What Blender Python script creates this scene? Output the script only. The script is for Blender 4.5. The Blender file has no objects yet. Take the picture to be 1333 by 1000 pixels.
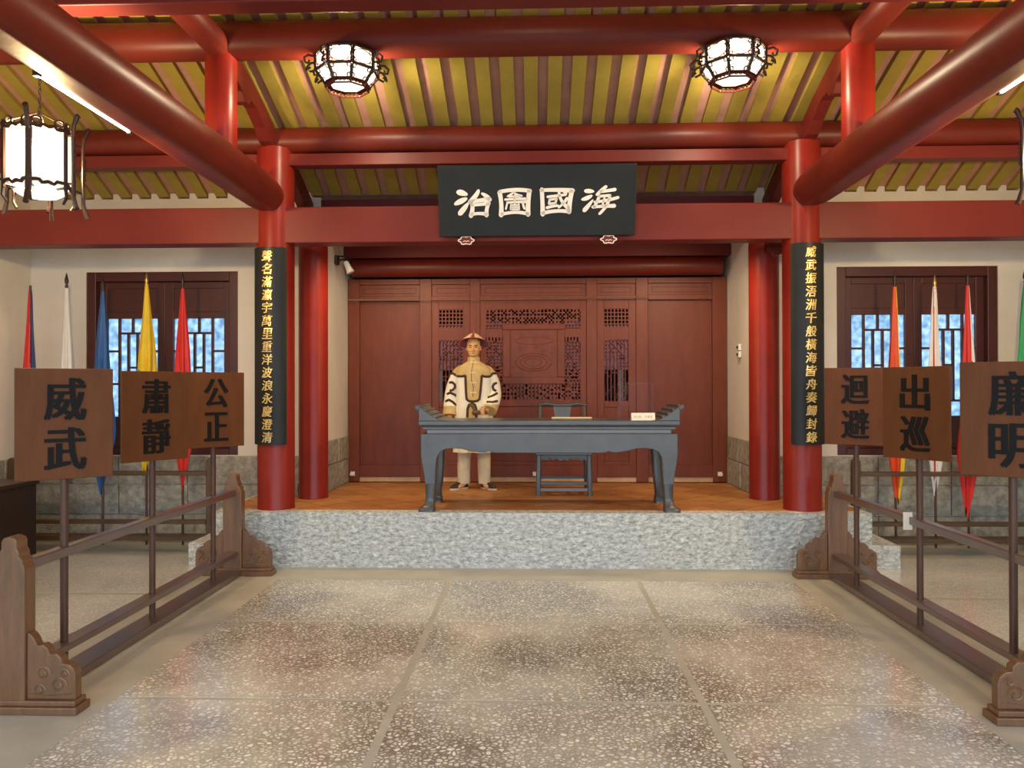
import bpy, bmesh, math, random
from mathutils import Vector, Matrix
from mathutils.bvhtree import BVHTree
from mathutils.geometry import intersect_point_tri_2d
R = math.radians
random.seed(7)
S = bpy.context.scene
COL = S.collection
PLAT = 0.505                       # platform height
CAMZ = 1.645

# ------------------------------------------------------------------ camera, world, big lights, exposure
cam_d = bpy.data.cameras.new('camera')
cam_d.sensor_width = 36.0
cam_d.lens = 36.0 * 1000.0 / 1333.0
cam_d.clip_start = 0.05
cam = bpy.data.objects.new('camera', cam_d)
COL.objects.link(cam)
cam.location = (0, 0, CAMZ)
_yaw, _pit, _roll = math.atan(31.5 / 1000), math.atan(5 / 1000), -0.0024
cam.rotation_euler = (Matrix.Rotation(_yaw, 3, 'Z') @ Matrix.Rotation(math.pi / 2 + _pit, 3, 'X')
                      @ Matrix.Rotation(_roll, 3, 'Z')).to_euler()
S.camera = cam
S.view_settings.view_transform = 'Standard'
S.view_settings.look = 'None'
S.view_settings.exposure = 1.2
S.view_settings.gamma = 1.0
S.view_settings.use_curve_mapping = False

W = bpy.data.worlds.new('sky')
S.world = W
W.use_nodes = True
wn = W.node_tree
wn.nodes.clear()
_o = wn.nodes.new('ShaderNodeOutputWorld')
_b = wn.nodes.new('ShaderNodeBackground')
_b.inputs['Color'].default_value = (0.76, 0.88, 1.0, 1)
_b.inputs['Strength'].default_value = 1.6
wn.links.new(_b.outputs[0], _o.inputs[0])


def lamp(name, kind, loc, energy, color, size=0.1, target=None, spot=None, blend=0.6):
    d = bpy.data.lights.new(name, kind)
    d.energy = energy
    d.color = color
    if kind == 'AREA':
        d.size = size
    else:
        d.shadow_soft_size = size
    if kind == 'SPOT':
        d.spot_size = R(spot)
        d.spot_blend = blend
    o = bpy.data.objects.new(name, d)
    COL.objects.link(o)
    o.location = loc
    if target is not None:
        o.rotation_euler = (Vector(target) - Vector(loc)).to_track_quat('-Z', 'Y').to_euler()
    return o


WARM = (1.0, 0.72, 0.42)
lamp('ridge_light', 'POINT', (0.0, 3.9, 4.35), 30, (1.0, 0.86, 0.66), 0.12)
lamp('alcove_light', 'SPOT', (-1.75, 7.50, 3.16), 42, WARM, 0.06, (-1.0, 8.6, 0.9), 150, 0.8)
lamp('alcove_light', 'SPOT', (1.75, 7.50, 3.16), 42, WARM, 0.06, (1.0, 8.6, 0.9), 150, 0.8)
HANGING_BULB = 125.0
CEILING_BULB = 85.0
TUBE_GLOW = 7.0

# ------------------------------------------------------------------ materials
MATS = {}


def srgb(r, g, b):
    f = lambda c: ((c / 255 + 0.055) / 1.055) ** 2.4 if c > 10 else c / 255 / 12.92
    return (f(r), f(g), f(b))


def mat(name, color, rough=0.5, spec=0.5, var=0.0, vscale=6.0, bump=0.0, bscale=40.0, stretch=(1, 1, 1),
        metal=0.0, emit=None, estr=0.0, coat=0.0, col2=None, rvar=0.0):
    m = bpy.data.materials.new(name)
    MATS[name] = m
    m.use_nodes = True
    nt = m.node_tree
    b = nt.nodes['Principled BSDF']
    b.inputs['Base Color'].default_value = (*color, 1)
    b.inputs['Roughness'].default_value = rough
    b.inputs['Specular IOR Level'].default_value = spec
    b.inputs['Metallic'].default_value = metal
    b.inputs['Coat Weight'].default_value = coat
    b.inputs['Coat Roughness'].default_value = 0.2
    if emit:
        b.inputs['Emission Color'].default_value = (*emit, 1)
        b.inputs['Emission Strength'].default_value = estr
    if var or bump or rvar:
        tc = nt.nodes.new('ShaderNodeTexCoord')
        mp = nt.nodes.new('ShaderNodeMapping')
        mp.inputs['Scale'].default_value = stretch
        nt.links.new(tc.outputs['Object'], mp.inputs[0])
    if var:
        n = nt.nodes.new('ShaderNodeTexNoise')
        n.inputs['Scale'].default_value = vscale
        n.inputs['Detail'].default_value = 5
        n.inputs['Roughness'].default_value = 0.65
        nt.links.new(mp.outputs[0], n.inputs['Vector'])
        r = nt.nodes.new('ShaderNodeValToRGB')
        c2 = col2 if col2 else tuple(max(0, c * (1 - var)) for c in color)
        c1 = color if col2 else tuple(min(1, c * (1 + var)) for c in color)
        r.color_ramp.elements[0].position = 0.3
        r.color_ramp.elements[0].color = (*c2, 1)
        r.color_ramp.elements[1].position = 0.7
        r.color_ramp.elements[1].color = (*c1, 1)
        nt.links.new(n.outputs[0], r.inputs[0])
        nt.links.new(r.outputs[0], b.inputs['Base Color'])
        if rvar:
            mr = nt.nodes.new('ShaderNodeMapRange')
            mr.inputs['To Min'].default_value = max(0.02, rough - rvar)
            mr.inputs['To Max'].default_value = min(1, rough + rvar)
            nt.links.new(n.outputs[0], mr.inputs['Value'])
            nt.links.new(mr.outputs[0], b.inputs['Roughness'])
    if bump:
        n2 = nt.nodes.new('ShaderNodeTexNoise')
        n2.inputs['Scale'].default_value = bscale
        n2.inputs['Detail'].default_value = 4
        nt.links.new(mp.outputs[0], n2.inputs['Vector'])
        bp = nt.nodes.new('ShaderNodeBump')
        bp.inputs['Strength'].default_value = bump
        bp.inputs['Distance'].default_value = 0.02
        nt.links.new(n2.outputs[0], bp.inputs['Height'])
        nt.links.new(bp.outputs[0], b.inputs['Normal'])
    return m


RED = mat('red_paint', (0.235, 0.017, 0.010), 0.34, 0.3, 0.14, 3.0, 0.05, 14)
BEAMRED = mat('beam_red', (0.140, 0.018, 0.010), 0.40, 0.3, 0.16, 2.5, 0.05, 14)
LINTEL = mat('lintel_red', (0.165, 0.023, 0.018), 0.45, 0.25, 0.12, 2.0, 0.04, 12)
YELLOW = mat('yellow_rafter', (0.33, 0.25, 0.047), 0.6, 0.3, 0.16, 3.0, 0.08, 20)
PINK = mat('pink_board', (0.46, 0.245, 0.19), 0.7, 0.3, 0.15, 4.0, 0.08, 20)
WHITE = mat('white_plaster', (0.70, 0.66, 0.58), 0.85, 0.2, 0.07, 1.6, 0.06, 12)
GREYSTONE = mat('wall_stone', (0.33, 0.32, 0.27), 0.8, 0.25, 0.4, 14, 0.6, 45)
GRANITE = mat('chiselled_granite', (0.80, 0.86, 0.86), 0.7, 0.3, 0.45, 20, 1.0, 40, (1, 1, 1.8), col2=(0.27, 0.29, 0.28))
SCREEN = mat('screen_wood', (0.175, 0.046, 0.025), 0.42, 0.22, 0.13, 3.0, 0.04, 30, (4, 4, 1))
MAUVE = mat('mauve_backing', (0.24, 0.105, 0.14), 0.6, 0.3, 0.15, 6)
DARKRED = mat('window_wood', (0.065, 0.010, 0.008), 0.38, 0.5, 0.2, 4, 0.05, 30)
TERRA = [mat('terracotta_%d' % i, c, 0.45, 0.4, 0.18, 7.0, 0.1, 40) for i, c in enumerate(
    [(0.46, 0.200, 0.062), (0.50, 0.235, 0.078), (0.41, 0.170, 0.052)])]
GROUT = mat('tile_joint', (0.56, 0.32, 0.14), 0.8)
BLACKLAC = mat('black_lacquer', (0.062, 0.069, 0.074), 0.32, 0.65, 0.2, 5, 0.03, 30)
BLACKBOARD = mat('black_board', (0.011, 0.0125, 0.012), 0.42, 0.3, 0.25, 3)
IVORY = mat('white_letter', (0.86, 0.84, 0.80), 0.5)
GOLD = mat('gold_letter', (0.80, 0.58, 0.20), 0.32, 0.5, 0.15, 30, metal=0.55)
RACKWOOD = mat('rack_wood', (0.150, 0.075, 0.034), 0.36, 0.5, 0.25, 4, 0.05, 40, (6, 6, 1))
RAILWOOD = mat('rail_wood', (0.075, 0.034, 0.021), 0.38, 0.8, 0.25, 4, 0.0, 40, coat=1.0)
RAILWOOD.node_tree.nodes['Principled BSDF'].inputs['Coat Roughness'].default_value = 0.33
RAILWOOD.node_tree.nodes['Principled BSDF'].inputs['Coat IOR'].default_value = 1.7
POLEWOOD = mat('pole_wood', (0.075, 0.033, 0.020), 0.4, 0.4, 0.2, 5)
BOARDWOOD = mat('sign_board_wood', (0.122, 0.043, 0.015), 0.5, 0.15, 0.14, 3, 0.03, 40, (5, 5, 1))
INK = mat('black_ink', (0.008, 0.007, 0.007), 0.6, 0.15)
FLAGWOOD = mat('flag_rack_wood', (0.075, 0.042, 0.017), 0.4, 0.5, 0.25, 5)
DARKBOX = mat('dark_cabinet_wood', (0.022, 0.010, 0.007), 0.4, 0.5, 0.2, 4)
LANTWOOD = mat('lantern_wood', (0.025, 0.010, 0.006), 0.4, 0.5)
def glow(name, col, strength):
    """thin lit lantern paper: gives off light and lets the bulb behind it through"""
    m = bpy.data.materials.new(name)
    m.use_nodes = True
    nt = m.node_tree
    nt.nodes.remove(nt.nodes['Principled BSDF'])
    e = nt.nodes.new('ShaderNodeEmission'); e.inputs[0].default_value = (*col, 1); e.inputs[1].default_value = strength
    t = nt.nodes.new('ShaderNodeBsdfTransparent'); t.inputs[0].default_value = (0.55, 0.52, 0.46, 1)
    a = nt.nodes.new('ShaderNodeAddShader')
    nt.links.new(e.outputs[0], a.inputs[0]); nt.links.new(t.outputs[0], a.inputs[1])
    nt.links.new(a.outputs[0], nt.nodes['Material Output'].inputs['Surface'])
    return m


GLOWW = glow('lantern_glow', (1.0, 0.90, 0.70), 0.62)
GLOWC = glow('ceiling_lantern_glow', (1.0, 0.90, 0.70), 0.62)
TUBE = mat('tube_glow', (0.9, 0.9, 0.9), 0.5, emit=(0.95, 0.97, 1.0), estr=TUBE_GLOW)
BRASS = mat('brass', (0.55, 0.38, 0.12), 0.35, metal=0.9)
STEEL = mat('brushed_steel', (0.6, 0.6, 0.58), 0.3, metal=0.9)
BLACKMET = mat('black_metal', (0.02, 0.02, 0.02), 0.4)
WPLASTIC = mat('white_plastic', (0.8, 0.78, 0.74), 0.4)
SKIN = mat('wax_skin', (0.62, 0.34, 0.14), 0.45, 0.4, 0.08, 30)
OCHRE = mat('ochre_cloth', (0.54, 0.39, 0.17), 0.75, 0.2, 0.12, 14, 0.15, 60)
CREAM = mat('cream_cloth', (0.82, 0.78, 0.64), 0.8, 0.2, 0.06, 10, 0.12, 50)
TRIM = mat('brown_trim', (0.055, 0.020, 0.012), 0.7)
TROUSER = mat('trouser_cloth', (0.62, 0.55, 0.40), 0.8, 0.2, 0.1, 10, 0.3, 30)
SHOE = mat('black_shoe', (0.018, 0.017, 0.018), 0.5)
SOLE = mat('white_sole', (0.62, 0.57, 0.48), 0.7)
HATRED = mat('hat_red', (0.40, 0.045, 0.025), 0.6)
HATCREAM = mat('hat_straw', (0.80, 0.66, 0.42), 0.7, 0.2, 0.12, 40, 0.2, 90)
HATIN = mat('hat_lining', (0.30, 0.10, 0.12), 0.7)
LIPS = mat('lips', (0.33, 0.10, 0.065), 0.5)
DARK = mat('dark_eye', (0.012, 0.009, 0.008), 0.25)
POUCH = mat('brown_bundle', (0.12, 0.075, 0.035), 0.6, 0.3, 0.4, 40, 0.4, 60)
PAPER = mat('paper', (0.80, 0.76, 0.66), 0.7)
PAPERB = mat('old_paper', (0.62, 0.48, 0.26), 0.7)
FRED = mat('red_silk', (0.62, 0.022, 0.018), 0.5, 0.4, 0.1, 6)
FORANGE = mat('orange_red_silk', (0.68, 0.07, 0.015), 0.5, 0.4, 0.1, 6)
FWHITE = mat('white_silk', (0.76, 0.75, 0.70), 0.55, 0.4, 0.04, 6)
FBLUE = mat('blue_silk', (0.020, 0.10, 0.32), 0.5, 0.4, 0.1, 6)
FNAVY = mat('navy_silk', (0.02, 0.025, 0.10), 0.5, 0.4)
FYELLOW = mat('yellow_silk', (0.82, 0.56, 0.02), 0.5, 0.4, 0.08, 6)
FGREEN = mat('green_silk', (0.012, 0.34, 0.10), 0.5, 0.4, 0.1, 6)
FTEAL = mat('teal_silk', (0.08, 0.30, 0.24), 0.5, 0.4)
COURT = mat('courtyard_paving', (0.36, 0.35, 0.33), 0.8, 0.3, 0.15, 3)
ROOFRED = mat('hip_red', (0.14, 0.014, 0.010), 0.45, 0.4, 0.15, 3)
CONCRETE = mat('floor_cement', (0.42, 0.415, 0.355), 0.36, 0.5, 0.16, 3.0, 0.05, 60, rvar=0.1)


def pebble(name, gap, light, scale, rough, bmp, patch):
    m = bpy.data.materials.new(name)
    m.use_nodes = True
    nt = m.node_tree
    N, L = nt.nodes.new, nt.links.new
    b = nt.nodes['Principled BSDF']
    tc = N('ShaderNodeTexCoord')
    nz = N('ShaderNodeTexNoise'); nz.inputs['Scale'].default_value = 25; nz.inputs['Detail'].default_value = 2
    L(tc.outputs['Object'], nz.inputs['Vector'])
    ad = N('ShaderNodeMixRGB'); ad.blend_type = 'LINEAR_LIGHT'; ad.inputs[0].default_value = 0.012
    L(tc.outputs['Object'], ad.inputs[1]); L(nz.outputs['Color'], ad.inputs[2])
    v1 = N('ShaderNodeTexVoronoi'); v1.feature = 'DISTANCE_TO_EDGE'; v1.inputs['Scale'].default_value = scale
    v2 = N('ShaderNodeTexVoronoi'); v2.inputs['Scale'].default_value = scale
    for v in (v1, v2):
        L(ad.outputs[0], v.inputs['Vector'])
    edge = N('ShaderNodeMapRange'); edge.inputs['From Min'].default_value = 0.07; edge.inputs['From Max'].default_value = 0.24
    L(v1.outputs['Distance'], edge.inputs['Value'])
    big = N('ShaderNodeTexNoise'); big.inputs['Scale'].default_value = 0.9; big.inputs['Detail'].default_value = 3
    L(tc.outputs['Object'], big.inputs['Vector'])
    pr = N('ShaderNodeValToRGB')
    pr.color_ramp.elements[0].position = 0.40; pr.color_ramp.elements[0].color = (*gap, 1)
    pr.color_ramp.elements[1].position = 0.62; pr.color_ramp.elements[1].color = (*patch, 1)
    L(big.outputs[0], pr.inputs[0])
    hs = N('ShaderNodeHueSaturation')
    sp = N('ShaderNodeSeparateColor'); L(v2.outputs['Color'], sp.inputs[0])
    mv = N('ShaderNodeMapRange'); mv.inputs['To Min'].default_value = 0.62; mv.inputs['To Max'].default_value = 1.18
    L(sp.outputs[0], mv.inputs['Value']); L(mv.outputs[0], hs.inputs['Value'])
    ms = N('ShaderNodeMapRange'); ms.inputs['To Min'].default_value = 0.3; ms.inputs['To Max'].default_value = 1.5
    L(sp.outputs[1], ms.inputs['Value']); L(ms.outputs[0], hs.inputs['Saturation'])
    hs.inputs['Color'].default_value = (*light, 1)
    mx = N('ShaderNodeMixRGB')
    L(edge.outputs[0], mx.inputs[0]); L(pr.outputs[0], mx.inputs[1]); L(hs.outputs[0], mx.inputs[2])
    L(mx.outputs[0], b.inputs['Base Color'])
    b.inputs['Roughness'].default_value = rough
    b.inputs['Coat Weight'].default_value = 1.0
    b.inputs['Coat IOR'].default_value = 1.62
    b.inputs['Coat Roughness'].default_value = 0.17
    rr = N('ShaderNodeMapRange'); rr.inputs['To Min'].default_value = rough - 0.07; rr.inputs['To Max'].default_value = rough + 0.1
    L(big.outputs[0], rr.inputs['Value']); L(rr.outputs[0], b.inputs['Roughness'])
    bp = N('ShaderNodeBump'); bp.inputs['Strength'].default_value = bmp; bp.inputs['Distance'].default_value = 0.004
    L(edge.outputs[0], bp.inputs['Height']); L(bp.outputs[0], b.inputs['Normal'])
    return m


PEBBLE = pebble('pebble_aggregate', (0.21, 0.19, 0.14), (0.84, 0.85, 0.78), 38, 0.35, 0.4, (0.56, 0.55, 0.47))
PEBBLE2 = pebble('pebble_aggregate_fine', (0.55, 0.56, 0.52), (0.86, 0.89, 0.87), 60, 0.35, 0.2, (0.70, 0.71, 0.68))  # side aisles: window light reflected on the floor is put into the paler colour


def frosted():
    m = bpy.data.materials.new('window_pane')
    m.use_nodes = True
    nt = m.node_tree
    nt.nodes.remove(nt.nodes['Principled BSDF'])
    out = nt.nodes['Material Output']
    tc = nt.nodes.new('ShaderNodeTexCoord')
    n = nt.nodes.new('ShaderNodeTexNoise'); n.inputs['Scale'].default_value = 16; n.inputs['Detail'].default_value = 3
    nt.links.new(tc.outputs['Object'], n.inputs['Vector'])
    r = nt.nodes.new('ShaderNodeValToRGB')
    r.color_ramp.elements[0].position = 0.3; r.color_ramp.elements[0].color = (0.28, 0.41, 0.50, 1)
    r.color_ramp.elements[1].position = 0.7; r.color_ramp.elements[1].color = (0.62, 0.72, 0.82, 1)
    nt.links.new(n.outputs[0], r.inputs[0])
    tr = nt.nodes.new('ShaderNodeBsdfTranslucent')
    tp = nt.nodes.new('ShaderNodeBsdfTransparent')
    gl = nt.nodes.new('ShaderNodeBsdfGlossy'); gl.inputs['Roughness'].default_value = 0.15
    nt.links.new(r.outputs[0], tr.inputs[0]); nt.links.new(r.outputs[0], tp.inputs[0])
    m1 = nt.nodes.new('ShaderNodeMixShader'); m1.inputs[0].default_value = 0.5
    nt.links.new(tr.outputs[0], m1.inputs[1]); nt.links.new(tp.outputs[0], m1.inputs[2])
    m2 = nt.nodes.new('ShaderNodeMixShader'); m2.inputs[0].default_value = 0.05
    nt.links.new(m1.outputs[0], m2.inputs[1]); nt.links.new(gl.outputs[0], m2.inputs[2])
    nt.links.new(m2.outputs[0], out.inputs['Surface'])
    return m


PANE = frosted()


def clear_plastic():
    m = bpy.data.materials.new('clear_acrylic')
    m.use_nodes = True
    nt = m.node_tree
    nt.nodes.remove(nt.nodes['Principled BSDF'])
    tp = nt.nodes.new('ShaderNodeBsdfTransparent'); tp.inputs[0].default_value = (0.985, 0.98, 0.98, 1)
    gl = nt.nodes.new('ShaderNodeBsdfGlossy'); gl.inputs['Roughness'].default_value = 0.05
    m2 = nt.nodes.new('ShaderNodeMixShader'); m2.inputs[0].default_value = 0.002
    nt.links.new(tp.outputs[0], m2.inputs[1]); nt.links.new(gl.outputs[0], m2.inputs[2])
    nt.links.new(m2.outputs[0], nt.nodes['Material Output'].inputs['Surface'])
    return m


DIMPANE = bpy.data.materials.new('dimming_pane')  # dark tint added only to dim the sky behind the passage openings
DIMPANE.use_nodes = True
_p = DIMPANE.node_tree.nodes['Principled BSDF']
DIMPANE.node_tree.nodes.remove(_p)
_t = DIMPANE.node_tree.nodes.new('ShaderNodeBsdfTransparent'); _t.inputs[0].default_value = (0.19, 0.17, 0.15, 1)
DIMPANE.node_tree.links.new(_t.outputs[0], DIMPANE.node_tree.nodes['Material Output'].inputs['Surface'])

ACRYL = clear_plastic()
ACRYLEDGE = mat('acrylic_edge', (0.13, 0.035, 0.03), 0.2, 0.5)


# ------------------------------------------------------------------ mesh building helpers
class MB:
    def __init__(s):
        s.bm = bmesh.new()

    def box(s, x0, x1, y0, y1, z0, z1, mi=0):
        v = [s.bm.verts.new((x, y, z)) for z in (z0, z1) for y in (y0, y1) for x in (x0, x1)]
        for f in ((0, 2, 3, 1), (4, 5, 7, 6), (0, 1, 5, 4), (2, 6, 7, 3), (0, 4, 6, 2), (1, 3, 7, 5)):
            s.bm.faces.new([v[i] for i in f]).material_index = mi
        return s

    def prism(s, poly, axis, a, b, mi=0):
        """poly: 2D outline; axis: extrusion axis; other two axes in xyz order"""
        def P(p, t):
            return {'x': (t, p[0], p[1]), 'y': (p[0], t, p[1]), 'z': (p[0], p[1], t)}[axis]
        lo = [s.bm.verts.new(P(p, a)) for p in poly]
        hi = [s.bm.verts.new(P(p, b)) for p in poly]
        n = len(poly)
        fs = []
        for i in range(n):
            fs.append(s.bm.faces.new((lo[i], lo[(i + 1) % n], hi[(i + 1) % n], hi[i])))
        fs.append(s.bm.faces.new(lo[::-1])); fs.append(s.bm.faces.new(hi))
        for f in fs:
            f.material_index = mi
        return s

    def loft(s, rings, close=True, caps=True, mi=0):
        vs = [[s.bm.verts.new(p) for p in r] for r in rings]
        n = len(rings[0])
        for i in range(len(vs) - 1):
            for j in range(n if close else n - 1):
                k = (j + 1) % n
                s.bm.faces.new((vs[i][j], vs[i][k], vs[i + 1][k], vs[i + 1][j])).material_index = mi
        if caps and close:
            s.bm.faces.new(vs[0][::-1]).material_index = mi
            s.bm.faces.new(vs[-1]).material_index = mi
        return s

    def lathe(s, prof, n=16, c=(0, 0, 0), mi=0, rot=0.0, caps=True):
        return s.loft([[(c[0] + r * math.cos(rot + 2 * math.pi * j / n), c[1] + r * math.sin(rot + 2 * math.pi * j / n), c[2] + z)
                        for j in range(n)] for r, z in prof], mi=mi, caps=caps)

    def tube(s, pts, rad, n=8, mi=0):
        pts = [Vector(p) for p in pts]
        rad = rad if isinstance(rad, (list, tuple)) else [rad] * len(pts)
        rings = []
        up = None
        for i, p in enumerate(pts):
            t = (pts[min(i + 1, len(pts) - 1)] - pts[max(i - 1, 0)]).normalized()
            if up is None:
                up = Vector((0, 0, 1)) if abs(t.z) < 0.9 else Vector((0, 1, 0))
            a = t.cross(up).normalized()
            b = a.cross(t).normalized()
            up = b
            rings.append([tuple(p + rad[i] * (math.cos(2 * math.pi * j / n) * a + math.sin(2 * math.pi * j / n) * b)) for j in range(n)])
        return s.loft(rings, mi=mi)

    def sphere(s, c, r, sc=(1, 1, 1), n=10, mi=0):
        prof = []
        m = max(4, n // 2)
        rings = []
        for i in range(1, m):
            a = math.pi * i / m
            rings.append([(c[0] + r * sc[0] * math.sin(a) * math.cos(2 * math.pi * j / n),
                           c[1] + r * sc[1] * math.sin(a) * math.sin(2 * math.pi * j / n),
                           c[2] - r * sc[2] * math.cos(a)) for j in range(n)])
        return s.loft(rings, mi=mi)

    def xf(s, M):
        bmesh.ops.transform(s.bm, matrix=M, verts=s.bm.verts)
        return s

    def build(s, name, mats, parent=None, smooth=False, bevel=0.0, loc=None, ang=40):
        bmesh.ops.recalc_face_normals(s.bm, faces=s.bm.faces)
        if smooth:
            for f in s.bm.faces:
                f.smooth = True
            for e in s.bm.edges:
                if len(e.link_faces) == 2 and e.calc_face_angle(0) > R(ang):
                    e.smooth = False
        me = bpy.data.meshes.new(name)
        s.bm.to_mesh(me)
        s.bm.free()
        for m in (mats if isinstance(mats, (list, tuple)) else [mats]):
            me.materials.append(m)
        o = bpy.data.objects.new(name, me)
        COL.objects.link(o)
        if parent:
            o.parent = parent
        if loc is not None:
            o.location = loc
        if bevel:
            b = o.modifiers.new('bevel', 'BEVEL')
            b.width = bevel
            b.segments = 2
            b.limit_method = 'ANGLE'
        return o


def tag(o, label=None, cat=None, group=None, kind=None):
    if label: o['label'] = label
    if cat: o['category'] = cat
    if group: o['group'] = group
    if kind: o['kind'] = kind
    return o


def thing(name, label, cat, loc=(0, 0, 0), rz=0.0, group=None, kind=None):
    o = bpy.data.objects.new(name, None)
    o.empty_display_size = 0.1
    COL.objects.link(o)
    o.location = loc
    o.rotation_euler = (0, 0, rz)
    return tag(o, label, cat, group, kind)


def children(o):
    return [c for c in bpy.data.objects if c.parent == o]


def copy_tree(o, parent=None):
    c = o.copy()
    COL.objects.link(c)
    c.parent = parent
    for ch in children(o):
        copy_tree(ch, c)
    return c


def struct(o):
    o['kind'] = 'structure'
    return o


def arc(cx, cy, r, a0, a1, n=8, r2=None):
    r2 = r2 or r
    return [(cx + r * math.cos(R(a0 + (a1 - a0) * i / n)), cy + r2 * math.sin(R(a0 + (a1 - a0) * i / n))) for i in range(n + 1)]


_txt = bpy.data.curves.new('glyph', 'FONT')
_txt_o = bpy.data.objects.new('glyph', _txt)
COL.objects.link(_txt_o)


def glyph(ch, w, h, depth=0.004, bold=(0.0, 0.0), shear=0.0):
    """mesh of one character lying in XZ, facing -Y, centred at 0, fitted into w x h"""
    _txt.body = ch
    _txt.shear = shear
    _txt.extrude = 0.02
    _txt.resolution_u = 3
    bpy.context.view_layer.update()
    dg = bpy.context.evaluated_depsgraph_get()
    me = bpy.data.meshes.new_from_object(_txt_o.evaluated_get(dg))
    xs = [v.co.x for v in me.vertices]; ys = [v.co.y for v in me.vertices]
    cx, cy = (min(xs) + max(xs)) / 2, (min(ys) + max(ys)) / 2
    sx, sy = w / (max(xs) - min(xs)), h / (max(ys) - min(ys))
    for v in me.vertices:
        x, y, z = v.co
        v.co = ((x - cx) * sx, -(z + 0.02) * depth / 0.04, (y - cy) * sy)
    me.materials.clear()
    if bold[0] or bold[1]:        # thicker verticals than horizontals, as in carved print lettering
        bm = bmesh.new()
        for i, (dx, dz) in enumerate(((-1, -1), (-1, 1), (1, -1), (1, 1))):
            c = me.copy()
            for v in c.vertices:
                v.co.x += dx * bold[0]; v.co.z += dz * bold[1]; v.co.y -= i * 0.0003
            bm.from_mesh(c)
            bpy.data.meshes.remove(c)
        bm.to_mesh(me); bm.free()
    return me


def glyph_obj(me, m, parent, loc, name='character'):
    me.name = name
    me.materials.append(m)
    o = bpy.data.objects.new(name, me)
    COL.objects.link(o)
    o.parent = parent
    o.location = loc
    return o


# ------------------------------------------------------------------ floor
fl = struct(MB().box(-5.8, 5.8, -0.6, 8.3, -0.12, 0.0).build('floor', CONCRETE))
rows = [(5.40, 6.55), (4.045, 5.37), (2.70, 4.015), (1.34, 2.67), (-0.1, 1.31)]
for y0, y1 in rows:
    for x0, x1 in ((-2.23, -0.765), (-0.72, 0.842), (0.885, 2.17)):
        MB().box(x0, x1, y0, y1, -0.02, 0.0012).build('floor_slab', PEBBLE, fl)
for y0, y1 in [(6.10, 7.45), (4.70, 6.04), (3.30, 4.64), (1.90, 3.24), (0.4, 1.84)]:
    for x0, x1 in ((-5.42, -3.02), (2.95, 5.42)):
        MB().box(x0, x1, y0, y1, -0.02, 0.0012).build('floor_slab', PEBBLE2, fl)
struct(MB().box(-30, 30, -30, -0.6, -0.25, -0.12).build('ground', COURT))
struct(MB().box(-30, 30, 10.9, 30, -0.25, -0.12).build('ground', COURT))

# ------------------------------------------------------------------ platform
pl = struct(MB().box(-2.97, 2.99, 7.06, 8.30, 0, PLAT - 0.012).box(-2.45, 2.45, 8.30, 9.62, 0, PLAT - 0.012).build('platform', GROUT))
# granite kerb: rough chiselled front
g = MB()
NX, NZ = 150, 14
def kerbY(x, z):
    return 7.0 + 0.012 * math.sin(x * 31 + z * 23) * math.sin(x * 17 - z * 41) + random.uniform(-0.006, 0.006)
grid = [[(-2.97 + 5.96 * i / NX, kerbY(i * 0.04, j * 0.04) if 0 < j < NZ else 7.0, PLAT * j / NZ) for i in range(NX + 1)] for j in range(NZ + 1)]
g.loft(grid, close=False)
g.box(-2.97, 2.99, 7.004, 7.16, 0.0, PLAT)
g.build('granite_kerb', GRANITE, pl)
MB().box(-3.0, -2.97, 7.02, 8.15, 0, PLAT).build('side_stone', GRANITE, pl)
MB().box(2.99, 3.02, 7.02, 8.15, 0, PLAT).build('side_stone', GRANITE, pl)
for s, xs in ((-1, (-3.23, -3.0)), (1, (3.02, 3.28))):
    MB().box(xs[0], xs[1], 7.03, 7.75, 0, 0.215).build('side_step', GRANITE, pl, bevel=0.01)
# diagonal terracotta tiles, clipped to the platform top
def clip(poly, x0, x1, y0, y1):
    for ax, lim, sg in ((0, x0, 1), (0, x1, -1), (1, y0, 1), (1, y1, -1)):
        out = []
        for i in range(len(poly)):
            a, b = poly[i], poly[(i + 1) % len(poly)]
            da, db = sg * (a[ax] - lim), sg * (b[ax] - lim)
            if da >= 0: out.append(a)
            if da * db < 0:
                t = da / (da - db)
                out.append((a[0] + t * (b[0] - a[0]), a[1] + t * (b[1] - a[1])))
        poly = out
        if len(poly) < 3: return []
    return poly


def area(p):
    return abs(sum(p[i][0] * p[(i + 1) % len(p)][1] - p[(i + 1) % len(p)][0] * p[i][1] for i in range(len(p)))) / 2


d = 0.262
for i in range(-14, 15):
    for j in range(-12, 13):
        cx, cy = (i + (j % 2) * 0.5) * 2 * d, 8.2 + j * d
        h = d - 0.009
        q = [(cx - h, cy), (cx, cy - h), (cx + h, cy), (cx, cy + h)]
        for reg in ((-2.96, 2.98, 7.17, 8.14), (-2.29, 2.29, 8.14, 9.22)):
            c = clip(q, *reg)
            if len(c) >= 3 and area(c) > 0.004:
                MB().prism(c, 'z', PLAT - 0.02, PLAT + random.uniform(-0.001, 0.001)).build('floor_tile', TERRA[random.randrange(3)], pl)

# ------------------------------------------------------------------ roof profile
YR, ZR = 3.87, 5.37
def zroof(y):
    if y < YR: return ZR - 0.363 * (YR - y)
    if y < 7.26: return 4.585 - 0.363 * (y - 6.05)
    return 4.146 - 0.50 * (y - 7.26)


RD = 0.047
sheet = MB()
ys = [-0.7, YR, 7.26, 8.42]
a = [(x, y, zroof(y) + RD) for y in ys for x in (-5.75,)]
b_ = [(x, y, zroof(y) + RD) for y in ys for x in (5.75,)]
sheet.loft([[p for p in a], [p for p in b_]], close=False)
ceil = struct(sheet.build('ceiling', PINK))
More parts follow.
